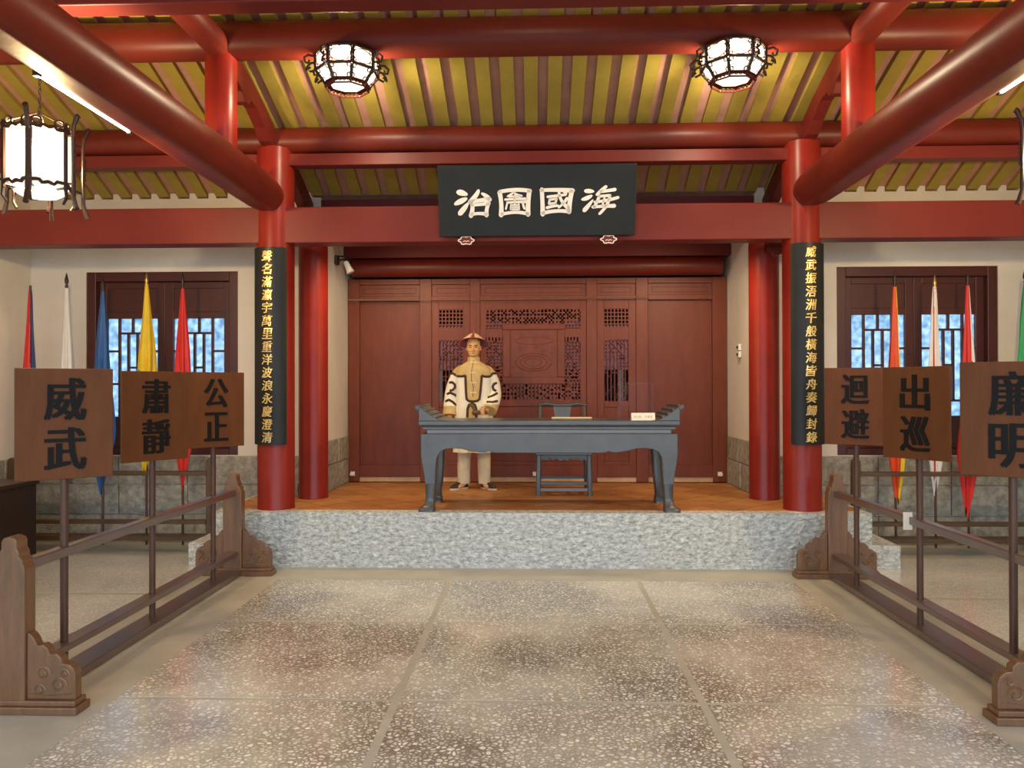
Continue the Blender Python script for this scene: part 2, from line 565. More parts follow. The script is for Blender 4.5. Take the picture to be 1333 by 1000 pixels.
# rafters: broad flat yellow boards under the pink sheet
rb = MB()
prof = [(YR, zroof(YR)), (7.26, zroof(7.26)), (8.14, zroof(8.14))]
outl = prof + [(y, z + RD + 0.01) for y, z in prof[::-1]]
rb.prism(outl, 'x', -0.060, 0.060)
raft = rb.build('rafter', YELLOW, ceil)
raft.location = (-5.46, 0, 0)
k = 1
while -5.46 + 0.2085 * k < 5.5:
    o = raft.copy(); COL.objects.link(o); o.location.x = -5.46 + 0.2085 * k; k += 1

# ------------------------------------------------------------------ walls with stone footing
def course(parent, axis, fixed0, fixed1, a0, a1, zs, lens, seed):
    rnd = random.Random(seed)
    for r in range(len(zs) - 1):
        x = a0
        while x < a1 - 0.02:
            x2 = min(a1, x + rnd.choice(lens))
            if a1 - x2 < 0.2: x2 = a1
            dlt = rnd.uniform(-0.006, 0.008)
            m = MB()
            if axis == 'x':
                m.box(x + 0.004, x2 - 0.004, fixed0 - dlt, fixed1, zs[r] + 0.004, zs[r + 1] - 0.004)
            elif fixed0 < fixed1:
                m.box(fixed0, fixed1 + dlt, x + 0.004, x2 - 0.004, zs[r] + 0.004, zs[r + 1] - 0.004)
            else:
                m.box(fixed1 - dlt, fixed0, x + 0.004, x2 - 0.004, zs[r] + 0.004, zs[r + 1] - 0.004)
            m.build('stone_block', GREYSTONE, parent, bevel=0.006)
            x = x2


wl = struct(MB().prism([(-0.55, 0)] + [(8.45, 0), (8.45, 3.55), (7.26, zroof(7.26) + 0.06), (YR, ZR + 0.06), (-0.55, zroof(-0.55) + 0.06)], 'x', -5.75, -5.47).build('wall_left', WHITE))
wr = struct(MB().prism([(-0.55, 0)] + [(8.45, 0), (8.45, 3.55), (7.26, zroof(7.26) + 0.06), (YR, ZR + 0.06), (-0.55, zroof(-0.55) + 0.06)], 'x', 5.47, 5.75).build('wall_right', WHITE))
course(wl, 'y', -5.50, -5.44, 0.2, 8.15, [0, 0.30, 0.62, 0.92], [0.9, 1.1, 1.3], 1)
course(wr, 'y', 5.50, 5.44, 0.2, 8.15, [0, 0.30, 0.62, 0.92], [0.9, 1.1, 1.3], 2)

WIN = {-1: (-4.86, -3.20), 1: (3.15, 4.81)}
for s, nm in ((-1, 'wall_back_left'), (1, 'wall_back_right')):
    x0, x1 = (-5.5, -2.30) if s < 0 else (2.30, 5.5)
    w0, w1 = WIN[s]
    m = MB()
    Y0, Y1 = 8.15, 8.42
    zt = 3.69
    m.box(x0, w0, Y0, Y1, 0, zt).box(w1, x1, Y0, Y1, 0, zt).box(w0, w1, Y0, Y1, 2.905, zt).box(w0, w1, Y0, Y1, 0, 0.93)
    # plaster running up into the hollows between the rafters
    kx = -5.46
    while kx < 5.5:
        a0, a1 = max(x0, kx + 0.062), min(x1, kx + 0.2085 - 0.062)
        if a1 - a0 > 0.02: m.box(a0, a1, Y0 + 0.002, Y1 - 0.1, zt, zt + 0.075)
        kx += 0.2085
    wb = struct(m.build(nm, WHITE))
    course(wb, 'x', 8.125, 8.16, x0 + 0.06, x1, [0, 0.30, 0.62, 0.925], [0.75, 0.95, 1.2], 5 + s)
for s, nm in ((-1, 'wall_alcove_left'), (1, 'wall_alcove_right')):
    xa, xb = sorted((2.30 * s, 2.62 * s))
    wa = struct(MB().box(xa, xb, 8.42, 9.62, 0.0, 3.42).build(nm, WHITE))
    course(wa, 'y', 2.34 * s, 2.275 * s, 8.16, 9.24, [PLAT + 0.002, 0.80, 1.07], [0.62, 0.5, 0.8], 11 + s)
struct(MB().box(-2.62, 2.62, 8.15, 9.62, 3.40, 3.5).build('ceiling_alcove', BEAMRED))
struct(MB().box(-2.45, 2.45, 9.62, 10.9, 0, 0.1).box(-2.6, 2.6, 10.6, 10.9, 0, 1.2).box(-2.6, 2.6, 10.6, 10.9, 1.95, 3.5).box(-2.6, -1.40, 10.6, 10.9, 1.2, 1.95).box(-1.30, 1.12, 10.6, 10.9, 1.2, 1.95).box(1.23, 2.6, 10.6, 10.9, 1.2, 1.95).box(-2.62, -2.45, 9.62, 10.9, 0, 3.5).box(2.45, 2.62, 9.62, 10.9, 0, 3.5)
       .box(-2.62, 2.62, 9.62, 10.9, 3.4, 3.5).build('wall_back_passage', MAUVE))
for i, (xa, xb) in enumerate(((-1.40, -1.30), (1.12, 1.23))):  # slits added so spots of dimmed sky show through the screen lattice
    struct(MB().box(xa, xb, 10.62, 10.63, 1.2, 1.95).build('window_%d' % (i + 3), DIMPANE))
struct(MB().box(-2.30, 2.30, 8.16, 8.40, 3.40, 3.665).build('trim_1', ROOFRED))

# ------------------------------------------------------------------ windows
def window(n, s):
    w0, w1 = WIN[s]
    z0, z1 = 0.93, 2.905
    y0 = 8.16
    win = struct(MB().box(w0, w0 + 0.10, y0, y0 + 0.2, z0, z1).box(w1 - 0.10, w1, y0, y0 + 0.2, z0, z1)
                 .box(w0 + 0.10, w1 - 0.10, y0, y0 + 0.2, z1 - 0.10, z1).box(w0 + 0.10, w1 - 0.10, y0, y0 + 0.2, z0, z0 + 0.07)
                 .build('window_%d' % n, DARKRED, bevel=0.006))
    mid = (w0 + w1) / 2
    for a, b in ((w0 + 0.10, mid - 0.002), (mid + 0.002, w1 - 0.10)):
        la, lb, v0, v1 = a + 0.085, b - 0.085, 1.34, 2.41
        ya, yb = y0 + 0.07, y0 + 0.115
        m = MB().box(a, la, ya, yb, z0 + 0.07, z1 - 0.10).box(lb, b, ya, yb, z0 + 0.07, z1 - 0.10)
        m.box(la, lb, ya, yb, v1, v1 + 0.07).box(la, lb, ya, yb, z1 - 0.17, z1 - 0.10).box(la, lb, ya, yb, v0 - 0.07, v0).box(la, lb, ya, yb, z0 + 0.07, z0 + 0.13)
        leaf = m.build('window_leaf', DARKRED, win, bevel=0.004)
        MB().box(la, lb, ya + 0.015, yb - 0.012, v1 + 0.07, z1 - 0.17).build('panel', DARKRED, leaf)
        MB().box(la, lb, ya + 0.015, yb - 0.012, z0 + 0.13, v0 - 0.07).build('panel', DARKRED, leaf)
        U = lambda u: la + (lb - la) * u
        V = lambda v: v0 + (v1 - v0) * v
        t = 0.011
        lat = MB()
        bars_v = [(0.235, 0, 1), (0.765, 0, 1), (0.5, 0, 0.15), (0.5, 0.85, 1), (0.41, 0.15, 0.85), (0.59, 0.15, 0.85)]
        bars_h = [(1 / 3, 0, 0.235), (2 / 3, 0, 0.235), (1 / 3, 0.765, 1), (2 / 3, 0.765, 1), (0.15, 0.235, 0.765), (0.85, 0.235, 0.765), (0.5, 0.41, 0.59)]
        for u, a1, b1 in bars_v: lat.box(U(u) - t, U(u) + t, ya + 0.006, yb - 0.006, V(a1), V(b1))
        for v, a1, b1 in bars_h: lat.box(U(a1), U(b1), ya + 0.008, yb - 0.008, V(v) - t, V(v) + t)
        lat.build('lattice', DARKRED, leaf)
        cells = [(0, .235, 0, 1 / 3), (0, .235, 1 / 3, 2 / 3), (0, .235, 2 / 3, 1), (.765, 1, 0, 1 / 3), (.765, 1, 1 / 3, 2 / 3), (.765, 1, 2 / 3, 1),
                 (.235, .5, 0, .15), (.5, .765, 0, .15), (.235, .5, .85, 1), (.5, .765, .85, 1), (.235, .41, .15, .85), (.59, .765, .15, .85),
                 (.41, .59, .15, .5), (.41, .59, .5, .85)]
        for u0, u1, a1, b1 in cells:
            MB().box(U(u0), U(u1), yb - 0.012, yb - 0.009, V(a1), V(b1)).build('pane', PANE, leaf)
    return win


window(1, -1)
window(2, 1)

# ------------------------------------------------------------------ columns, posts, beams
def column(x, y, r, z0, z1, label, name='column', group=None):
    o = MB().lathe([(r * 1.02, 0), (r * 1.02, 0.01), (r, 0.02), (r, z1 - z0)], 40, (0, 0, 0)).build(name, RED, None, True, loc=(x, y, z0))
    return tag(o, label, 'column', group, 'thing')


CX, CY = 2.485, 7.27
column(-CX, CY, 0.172, PLAT, 3.92, 'thick red round column on the platform edge, left of the desk, behind a couplet board')
column(CX, CY, 0.172, PLAT, 3.92, 'thick red round column on the platform edge, right of the desk, behind a couplet board')
column(-2.325, 7.95, 0.150, PLAT, 3.45, 'inner red round column before the left alcove wall, no board on it')
column(2.335, 7.95, 0.150, PLAT, 3.45, 'inner red round column before the right alcove wall, no board on it')
tag(MB().box(2.30, 2.50, 7.70, 7.84, 3.05, 3.24).prism([(2.30, 3.05), (2.46, 3.05), (2.46, 2.98), (2.36, 2.94), (2.34, 2.99), (2.30, 3.0)], 'y', 7.72, 7.82)
    .build('beam_end', ROOFRED, bevel=0.006), 'small carved dark red beam end at the top of the right inner column', 'beam end', kind='thing')
for s, w in ((-1, 'left'), (1, 'right')):
    tag(MB().lathe([(0.10, 3.42), (0.122, 3.5), (0.122, 4.3), (0.118, 4.36)], 32, (2.51 * s, 6.05, 0)).build('post', RED, None, True),
        'short red round post standing on the %s big beam under the upper purlin' % w, 'post', kind='thing')
    # big round tie beam running from the column towards the entrance, flattened underneath
    ring = [(0.172 * math.cos(t), 0.172 * math.sin(t)) for t in [2 * math.pi * i / 40 for i in range(40)]]
    ring = [(x, max(z, -0.155)) for x, z in ring]
    m = MB()
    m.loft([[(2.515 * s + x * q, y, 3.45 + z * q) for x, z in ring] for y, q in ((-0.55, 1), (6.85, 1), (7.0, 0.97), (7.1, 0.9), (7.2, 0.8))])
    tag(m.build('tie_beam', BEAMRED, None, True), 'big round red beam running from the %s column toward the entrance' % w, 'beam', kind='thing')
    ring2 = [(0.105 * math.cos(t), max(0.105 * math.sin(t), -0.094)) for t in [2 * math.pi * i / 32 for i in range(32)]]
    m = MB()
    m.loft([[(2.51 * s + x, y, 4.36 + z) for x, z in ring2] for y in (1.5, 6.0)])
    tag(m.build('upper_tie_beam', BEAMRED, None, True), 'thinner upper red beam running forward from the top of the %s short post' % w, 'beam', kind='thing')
    # curved brace following the roof between the purlins
    pr = [(6.05, 4.30), (6.12, 4.42)] + [(6.3, 4.40), (6.55, 4.33), (6.9, 4.21), (7.2, 4.08), (7.2, 3.90), (7.02, 3.93), (6.9, 4.02), (6.7, 4.12), (6.55, 4.13), (6.52, 4.08), (6.42, 4.07), (6.36, 4.14), (6.2, 4.22)]
    tag(MB().prism(pr, 'x', 2.51 * s - 0.055, 2.51 * s + 0.055).build('brace', ROOFRED, bevel=0.008),
        'curved dark red brace sloping down behind the %s short post' % w, 'brace', kind='thing')
    pr = [(7.3, 3.98), (7.3, 3.78), (8.12, 3.40), (8.12, 3.62)]
    tag(MB().prism(pr, 'x', 2.42 * s - 0.05, 2.42 * s + 0.05).build('rear_brace', ROOFRED, bevel=0.008),
        'dark red sloping timber behind the top of the %s platform column' % w, 'brace', kind='thing')


def xbeam(name, y, z, r, label):
    m = MB()
    m.loft([[(x, y + r * math.cos(t), z + r * math.sin(t)) for t in [2 * math.pi * i / 32 for i in range(32)]] for x in (-5.465, 5.465)])
    return tag(m.build(name, BEAMRED, None, True), label, 'purlin', kind='thing')


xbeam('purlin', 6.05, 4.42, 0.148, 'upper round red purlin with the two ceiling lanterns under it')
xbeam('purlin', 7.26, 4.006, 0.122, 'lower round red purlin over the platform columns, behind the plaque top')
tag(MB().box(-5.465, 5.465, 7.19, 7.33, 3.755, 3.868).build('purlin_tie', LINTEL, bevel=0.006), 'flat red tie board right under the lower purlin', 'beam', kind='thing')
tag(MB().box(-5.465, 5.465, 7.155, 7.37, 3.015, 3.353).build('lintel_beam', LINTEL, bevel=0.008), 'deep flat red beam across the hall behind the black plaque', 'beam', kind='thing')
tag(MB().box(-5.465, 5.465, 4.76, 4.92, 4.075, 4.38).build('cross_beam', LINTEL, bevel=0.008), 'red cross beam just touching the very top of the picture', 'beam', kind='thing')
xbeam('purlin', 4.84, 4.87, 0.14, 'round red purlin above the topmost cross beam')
# alcove lintels
tag(MB().box(-2.29, 2.29, 9.10, 9.28, 3.20, 3.395).build('alcove_lintel', LINTEL, bevel=0.006), 'flat red beam across the top of the alcove', 'beam', kind='thing')
m = MB()
m.loft([[(x, 9.19 + 0.11 * math.cos(t), 3.09 + 0.11 * math.sin(t)) for t in [2 * math.pi * i / 24 for i in range(24)]] for x in (-2.2, 2.2)])
tag(m.build('alcove_purlin', BEAMRED, None, True), 'round red beam right above the carved wooden screen', 'beam', kind='thing')

# ------------------------------------------------------------------ carved screen at the back of the alcove
scr = thing('wooden_screen', 'red-brown wooden partition screen with lattice panels behind the desk', 'screen', (0, 9.30, PLAT))
Z = lambda z: z - PLAT
fr = MB()
for x0, x1 in ((-2.29, -2.155), (-1.415, -1.27), (-0.80, -0.68), (0.61, 0.735), (1.205, 1.35), (2.12, 2.29)):
    fr.box(x0, x1, 0, 0.09, 0, 2.47)
for z0, z1 in ((2.40, 2.47), (2.20, 2.26), (0.06, 0.20)):
    for x0, x1 in ((-2.155, -1.415), (-1.27, -0.80), (-0.68, 0.61), (0.735, 1.205), (1.35, 2.12)):
        fr.box(x0, x1, 0.004, 0.086, z0, z1)
fr.build('frame', SCREEN, scr, bevel=0.006)
BAYS = ((-2.155, -1.415), (-1.27, -0.80), (-0.68, 0.61), (0.735, 1.205), (1.35, 2.12))
for x0, x1 in BAYS:   # small panels in the top rail
    MB().box(x0, x1, 0.03, 0.06, 2.26, 2.40).build('top_panel', SCREEN, scr)
    MB().box(x0 + 0.05, x1 - 0.05, 0.018, 0.032, 2.295, 2.305).box(x0 + 0.05, x1 - 0.05, 0.018, 0.032, 2.355, 2.365).box(x0 + 0.05, x0 + 0.06, 0.018, 0.032, 2.305, 2.355).box(x1 - 0.06, x1 - 0.05, 0.018, 0.032, 2.305, 2.355).build('moulding', SCREEN, scr)
for x0, x1 in (BAYS[0], BAYS[4]):
    MB().box(x0, x1, 0.055, 0.075, 0.20, 2.20).build('door_panel', SCREEN, scr)
for i, (x0, x1) in enumerate(BAYS):   # pale strip along the foot of each bay
    MB().box(x0 - 0.02, x1 + 0.02, 0.02, 0.07, 0, 0.058).build('threshold', mat('pale_threshold_%d' % i, (0.55, 0.36, 0.20), 0.6, 0.3, 0.2, 8), scr)


def lattice(x0, x1, z0, z1, nx, nz, t=0.006, skip=None, y0=0.02, y1=0.045):
    m = MB()
    for i in range(nx + 1):
        x = x0 + (x1 - x0) * i / nx
        m.box(x - t, x + t, y0, y1, z0, z1)
    for j in range(nz + 1):
        z = z0 + (z1 - z0) * j / nz
        m.box(x0, x1, y0 + 0.004, y1 - 0.004, z - t, z + t)
    return m


def bricklat(m, x0, x1, z0, z1, seed, step, t=0.011):
    """key-fret filling: bars joining random neighbouring grid nodes"""
    rnd = random.Random(seed)
    nx, nz = max(1, round((x1 - x0) / step)), max(1, round((z1 - z0) / step))
    dx, dz = (x1 - x0) / nx, (z1 - z0) / nz
    for i in range(nx + 1):
        for j in range(nz):
            if rnd.random() < 0.55:
                m.box(x0 + i * dx - t, x0 + i * dx + t, 0.018, 0.047, z0 + j * dz - t, z0 + (j + 1) * dz + t)
    for j in range(nz + 1):
        for i in range(nx):
            if rnd.random() < 0.55:
                m.box(x0 + i * dx - t, x0 + (i + 1) * dx + t, 0.019, 0.046, z0 + j * dz - t, z0 + j * dz + t)


for bi, (x0, x1) in ((1, BAYS[1]), (3, BAYS[3])):
    sash = MB()
    la, lb = x0 + 0.085, x1 - 0.085
    l0, l1 = Z(1.48), Z(2.60)
    sash.box(x0, la, 0.015, 0.06, 0.20, 2.20).box(lb, x1, 0.015, 0.06, 0.20, 2.20).box(la, lb, 0.015, 0.06, l1, 2.20).box(la, lb, 0.015, 0.06, 0.20, 0.25)
    sash.box(la, lb, 0.015, 0.06, l0 - 0.07, l0).box(la, lb, 0.03, 0.05, 0.25, l0 - 0.07)
    leaf = sash.build('lattice_leaf', SCREEN, scr, bevel=0.004)
    m = lattice(la, lb, Z(2.37), l1, 7, 5, 0.007)
    m.box(la, lb, 0.018, 0.045, Z(2.22), Z(2.37))
    for k in range(8):
        x = la + (lb - la) * k / 7
        m.box(x - 0.006, x + 0.006, 0.02, 0.045, l0, Z(2.22))
    bricklat(m, la, lb, Z(2.0), Z(2.22), 3 + bi, (lb - la) / 7, 0.008)
    bricklat(m, la, lb, l0, Z(2.0), 9 + bi, (lb - la) / 7, 0.005)
    m.build('lattice', SCREEN, leaf)
    MB().box(la, lb, 0.050, 0.054, Z(1.86), Z(2.40)).build('backing', MAUVE, leaf)
x0, x1 = BAYS[2]
la, lb, l0, l1 = -0.61, 0.54, Z(1.50), Z(2.60)
ca, cb, c0, c1 = -0.405, 0.345, Z(1.69), Z(2.42)
sash = MB().box(x0, la, 0.015, 0.06, 0.20, 2.20).box(lb, x1, 0.015, 0.06, 0.20, 2.20).box(la, lb, 0.015, 0.06, l1, 2.20)
sash.box(la, lb, 0.015, 0.06, l0 - 0.08, l0).box(la, lb, 0.03, 0.05, 0.25, l0 - 0.08).box(la, lb, 0.015, 0.06, 0.20, 0.25)
leaf = sash.build('lattice_leaf', SCREEN, scr, bevel=0.004)
m = lattice(la, lb, c1, l1, 26, 4, 0.007)
m.box(la, ca, 0.018, 0.045, Z(2.22), Z(2.36)).box(cb, lb, 0.018, 0.045, Z(2.22), Z(2.36))
bricklat(m, la, lb, c1, l1, 21, 0.044, 0.012)
for s0, s1 in ((la, ca), (cb, lb)):
    nn = 5
    for k in range(nn + 1):
        x = s0 + (s1 - s0) * k / nn
        m.box(x - 0.006, x + 0.006, 0.02, 0.045, l0, c1)
    for k in range(23):
        z = l0 + (c1 - l0) * k / 22
        m.box(s0, s1, 0.022, 0.043, z - 0.006, z + 0.006)
bricklat(m, la, ca, c0, Z(2.25), 31, 0.041, 0.009)
bricklat(m, cb, lb, c0, Z(2.25), 32, 0.039, 0.009)
t2 = lattice(ca, cb, l0, c0, 17, 4, 0.008)
t2.bm.to_mesh(bpy.data.meshes.new('tmp_l')); m.bm.from_mesh(bpy.data.meshes['tmp_l']); t2.bm.free()
bricklat(m, la, lb, l0, c0, 33, 0.044, 0.010)
m.build('lattice', SCREEN, leaf)
MB().box(la, ca, 0.050, 0.054, Z(1.92), Z(2.47)).build('backing', MAUVE, leaf)
MB().box(cb, lb, 0.050, 0.054, Z(1.88), Z(2.47)).build('backing', MAUVE, leaf)
cp = MB().box(ca, cb, 0.0, 0.05, c0, c0 + 0.085).box(ca, cb, 0.0, 0.05, c1 - 0.07, c1).box(ca, ca + 0.09, 0.0, 0.05, c0 + 0.085, c1 - 0.07).box(cb - 0.085, cb, 0.0, 0.05, c0 + 0.085, c1 - 0.07)
car = cp.build('carved_panel', SCREEN, scr, bevel=0.008)
m = MB().box(ca + 0.09, cb - 0.085, 0.02, 0.05, c0 + 0.085, c1 - 0.07)
pcx, pcz = (ca + cb) / 2, (c0 + c1) / 2
for rr, zz, n in ((0.20, -0.10, 20), (0.15, -0.10, 16), (0.09, -0.10, 12), (0.22, 0.16, 16)):
    m.tube([(pcx + rr * 1.1 * math.cos(t), 0.02, pcz + zz + rr * 0.55 * math.sin(t) * (1 if zz < 0 else 0.35)) for t in [2 * math.pi * i / n for i in range(n + 1)]], 0.006, 5)
for i in range(26):
    bx, bz = random.uniform(ca + 0.12, cb - 0.12), random.uniform(c0 + 0.11, c1 - 0.1)
    m.tube([(bx + 0.022 * math.cos(t), 0.02, bz + 0.016 * math.sin(t)) for t in [1.7 * math.pi * i2 / 7 for i2 in range(8)]], 0.004, 5)
m.build('carving', SCREEN, car, True)
# thin wire strung in front of the screen
tag(MB().tube([(-2.28, 9.22, 2.715), (-0.3, 9.22, 2.71), (1.36, 9.22, 2.735)], 0.006, 6).build('curtain_wire', STEEL), 'thin pale wire strung across the top of the wooden screen', 'wire')
for (x, lab) in ((-2.235, 'small white door stop by the left foot of the wooden screen'), (-0.02, 'small white door stop behind the left chair leg'), (2.20, 'small white door stop by the right foot of the wooden screen')):
    t = thing('door_stop', lab, 'door stop', (x, 9.28, PLAT + 0.10), 0, 'white door stops')
    MB().lathe([(0.016, 0), (0.016, 0.03), (0.022, 0.034), (0.022, 0.05), (0.012, 0.055)], 12).xf(Matrix.Rotation(R(90), 4, 'X')).build('knob', WPLASTIC, t, True)
    MB().box(-0.025, 0.025, 0.002, 0.02, -0.025, 0.025).build('plate', WPLASTIC, t)
# alcove wall fittings
sp = thing('spot_light', 'black spotlight with a white lamp head high on the left alcove wall', 'spotlight', (-2.29, 8.72, 3.06))
MB().box(0.0, 0.03, -0.05, 0.05, 0.0, 0.10).build('wall_plate', BLACKMET, sp)
MB().tube([(0.03, 0, 0.05), (0.10, 0, 0.06), (0.14, -0.01, 0.02)], 0.012, 8).tube([(0.02, -0.04, 0.09), (0.13, -0.05, 0.08)], 0.01, 6).build('bracket', BLACKMET, sp, True)
hd = MB().lathe([(0.022, 0.06), (0.03, 0.05), (0.036, -0.03), (0.045, -0.08)], 16)
hd.xf(Matrix.Translation((0.14, -0.01, -0.02)) @ Matrix.Rotation(R(-25), 4, 'Y')).build('lamp_head', WPLASTIC, sp, True)
jb = thing('socket_box', 'small grey double socket box on the right alcove wall', 'socket', (2.295, 8.72, 1.98))
MB().box(-0.03, 0, -0.05, 0.05, 0.0, 0.07).box(-0.03, 0, -0.05, 0.05, 0.08, 0.15).build('box', WPLASTIC, jb, bevel=0.004)
for z in (0.02, 0.10):
    MB().box(-0.036, -0.03, -0.025, 0.025, z, z + 0.03).build('socket', BLACKMET, jb)

# ------------------------------------------------------------------ black plaque with four brushed characters
pq = thing('plaque', 'large black wooden plaque with four white characters hung above the desk', 'plaque', (0.01, 7.08, 3.045))
pq.rotation_euler = (R(17), 0, 0)
PW, PH = 1.80, 0.635
MB().box(-PW / 2, PW / 2, 0.0, 0.05, 0, PH).build('board', BLACKBOARD, pq, bevel=0.006)
STK = {
    'a': [[(178, 203, 13), (200, 207, 15), (228, 216, 8)], [(225, 242, 8), (190, 258, 14), (156, 274, 8)], [(238, 268, 5), (212, 300, 13), (184, 332, 13)],
          [(303, 194, 8), (285, 225, 12), (252, 260, 12)], [(246, 262, 11), (300, 255, 10), (372, 246, 12)], [(325, 212, 6), (350, 228, 11), (372, 250, 12)],
          [(262, 280, 10), (262, 310, 11), (252, 348, 12)], [(258, 281, 9), (310, 278, 8), (366, 272, 11)], [(362, 276, 11), (352, 310, 10), (350, 345, 12)], [(256, 338, 10), (300, 333, 8), (350, 337, 11)]],
    'b': [[(434, 205, 12), (443, 270, 11), (442, 345, 13)], [(432, 203, 9), (530, 192, 10), (625, 199, 10)], [(619, 200, 12), (611, 270, 12), (610, 343, 13)], [(445, 339, 9), (530, 328, 8), (610, 338, 10)],
          [(522, 206, 5), (500, 222, 6), (482, 230, 4)], [(522, 208, 5), (545, 222, 6), (572, 228, 5)], [(492, 233, 5), (530, 231, 5), (562, 232, 5)], [(468, 250, 6), (530, 247, 6), (600, 246, 7)], [(528, 212, 4), (527, 262, 5)],
          [(480, 268, 6), (530, 266, 6), (596, 264, 7)], [(482, 270, 5), (476, 290, 5), (472, 308, 5)], [(578, 268, 6), (582, 290, 6), (588, 306, 6)], [(505, 280, 5), (503, 310, 6)], [(552, 278, 5), (553, 310, 6)], [(504, 283, 4), (552, 283, 4)], [(504, 296, 4), (552, 296, 4)], [(502, 310, 5), (555, 310, 5)], [(528, 268, 4), (528, 310, 4)]],
    'c': [[(696, 190, 11), (700, 270, 11), (702, 342, 13)], [(690, 196, 9), (790, 195, 10), (888, 200, 12)], [(882, 202, 12), (870, 265, 12), (866, 330, 12)], [(703, 334, 10), (790, 322, 9), (868, 327, 10)],
          [(732, 236, 7), (790, 230, 7), (846, 224, 6)], [(745, 252, 6), (740, 278, 6)], [(745, 253, 6), (790, 248, 6)], [(788, 250, 6), (780, 276, 6)], [(742, 278, 6), (784, 274, 6)], [(728, 302, 8), (760, 294, 7), (798, 290, 6)],
          [(802, 210, 7), (820, 262, 8), (862, 306, 11)], [(852, 246, 8), (830, 275, 7), (800, 302, 5)], [(832, 210, 5), (848, 216, 6)]],
    'd': [[(966, 203, 9), (990, 204, 11), (1014, 206, 6)], [(1004, 232, 6), (975, 246, 11), (946, 254, 6)], [(1012, 258, 4), (985, 292, 10), (960, 320, 11)],
          [(1092, 178, 8), (1065, 200, 9), (1036, 226, 7)], [(1058, 208, 8), (1100, 203, 8), (1148, 196, 9)], [(1052, 232, 8), (1040, 265, 8), (1020, 302, 8)], [(1050, 236, 7), (1085, 233, 7), (1118, 232, 8)],
          [(1022, 270, 6), (1090, 262, 8), (1168, 244, 8)], [(1012, 300, 8), (1080, 296, 8), (1146, 294, 11)], [(1116, 234, 8), (1098, 290, 8), (1055, 342, 7)], [(1085, 240, 5), (1072, 296, 5)]],
}
kx, kz = PW / (1280 - 50), PH / (475 - 42)
for key in 'abcd':
    m = MB()
    for st in STK[key]:
        pts = [((x - 665) * kx, PH - (y - 42) * kz, w * kx * 1.18) for x, y, w in st]
        # resample quadratic through the points
        if len(pts) == 3:
            (a0, a1, a2) = pts
            pp = []
            for i in range(9):
                t = i / 8
                l0_, l1_, l2_ = 2 * (t - .5) * (t - 1), -4 * t * (t - 1), 2 * t * (t - .5)
                pp.append(tuple(l0_ * a0[q] + l1_ * a1[q] + l2_ * a2[q] for q in range(3)))
        else:
            pp = pts
        P2 = [Vector((p[0], p[1])) for p in pp]
        left, right = [], []
        for i, p in enumerate(P2):
            t = (P2[min(i + 1, len(P2) - 1)] - P2[max(i - 1, 0)]).normalized()
            nrm = Vector((-t.y, t.x))
            left.append(p + nrm * pp[i][2]); right.append(p - nrm * pp[i][2])
        t0 = (P2[0] - P2[1]).normalized(); t1 = (P2[-1] - P2[-2]).normalized()
        capa = P2[0] + t0 * pp[0][2] * 0.9; capb = P2[-1] + t1 * pp[-1][2] * 0.9
        poly = left + [P2[-1] + t1 * pp[-1][2] * .6 + (left[-1] - P2[-1]) * .6, capb, P2[-1] + t1 * pp[-1][2] * .6 + (right[-1] - P2[-1]) * .6] + right[::-1] + \
            [P2[0] + t0 * pp[0][2] * .6 + (right[0] - P2[0]) * .6, capa, P2[0] + t0 * pp[0][2] * .6 + (left[0] - P2[0]) * .6]
        m.prism([(p.x, p.y) for p in poly], 'y', -0.006, 0.001)
    m.build('character', IVORY, pq)
for x, side in ((-0.655, 'left'), (0.66, 'right')):
    t = thing('cloud_bracket', 'small red cloud-shaped bracket with a white outline under the plaque, %s one' % side, 'bracket', (x + 0.01, 7.115, 3.02), 0, 'cloud brackets under the plaque')
    out = []
    for i in range(40):
        a = 2 * math.pi * i / 40
        rr = 1 + 0.14 * math.cos(6 * a)
        out.append((0.066 * rr * math.cos(a), -0.008 + 0.036 * rr * math.sin(a)))
    MB().prism(out, 'y', -0.02, 0.04).build('bracket_body', LINTEL, t)
    MB().tube([(p[0], -0.021, p[1]) for p in out + out[:1]], 0.0055, 6).build('outline', IVORY, t, True)
    MB().tube([(-0.03, -0.021, -0.02), (-0.01, -0.022, -0.012), (0.0, -0.022, -0.02), (0.012, -0.022, -0.012), (0.03, -0.021, -0.018)], 0.004, 5).build('scroll_line', IVORY, t, True)

# ------------------------------------------------------------------ couplet boards on the columns
def couplet(x, chars, label):
    t = thing('couplet_board', label, 'couplet board', (x, CY, 1.12), R(5) if x > 0 else R(-5))
    H, ro, ri, ha = 1.845, 0.200, 0.176, 52
    ring = [(ro * math.sin(R(a)), -ro * math.cos(R(a))) for a in range(-ha, ha + 1, 4)] + [(ri * math.sin(R(a)), -ri * math.cos(R(a))) for a in range(ha, -ha - 1, -4)]
    MB().prism(ring, 'z', 0, H).build('board', BLACKBOARD, t, True, ang=50)
    n = len(chars)
    for i, ch in enumerate(chars):
        me = glyph(ch, 0.098, 0.098, 0.006, (0.0014, 0.0010), 0.12)
        zc = H - 0.085 - i * (H - 0.13) / (n - 1) * 0.985
        for v in me.vertices:
            a = v.co.x / ro
            rr = ro + 0.0005 - v.co.y
            v.co = (rr * math.sin(a), -rr * math.cos(a), v.co.z)
        glyph_obj(me, GOLD, t, (0, 0, zc))
    return t


couplet(-CX, '聲名滿瀛宇萬里重洋波浪永慶澄清', 'curved black couplet board with gold writing on the left platform column')
couplet(CX, '威武振浯洲千般橫海皆舟奏歸封錄', 'curved black couplet board with gold writing on the right platform column')

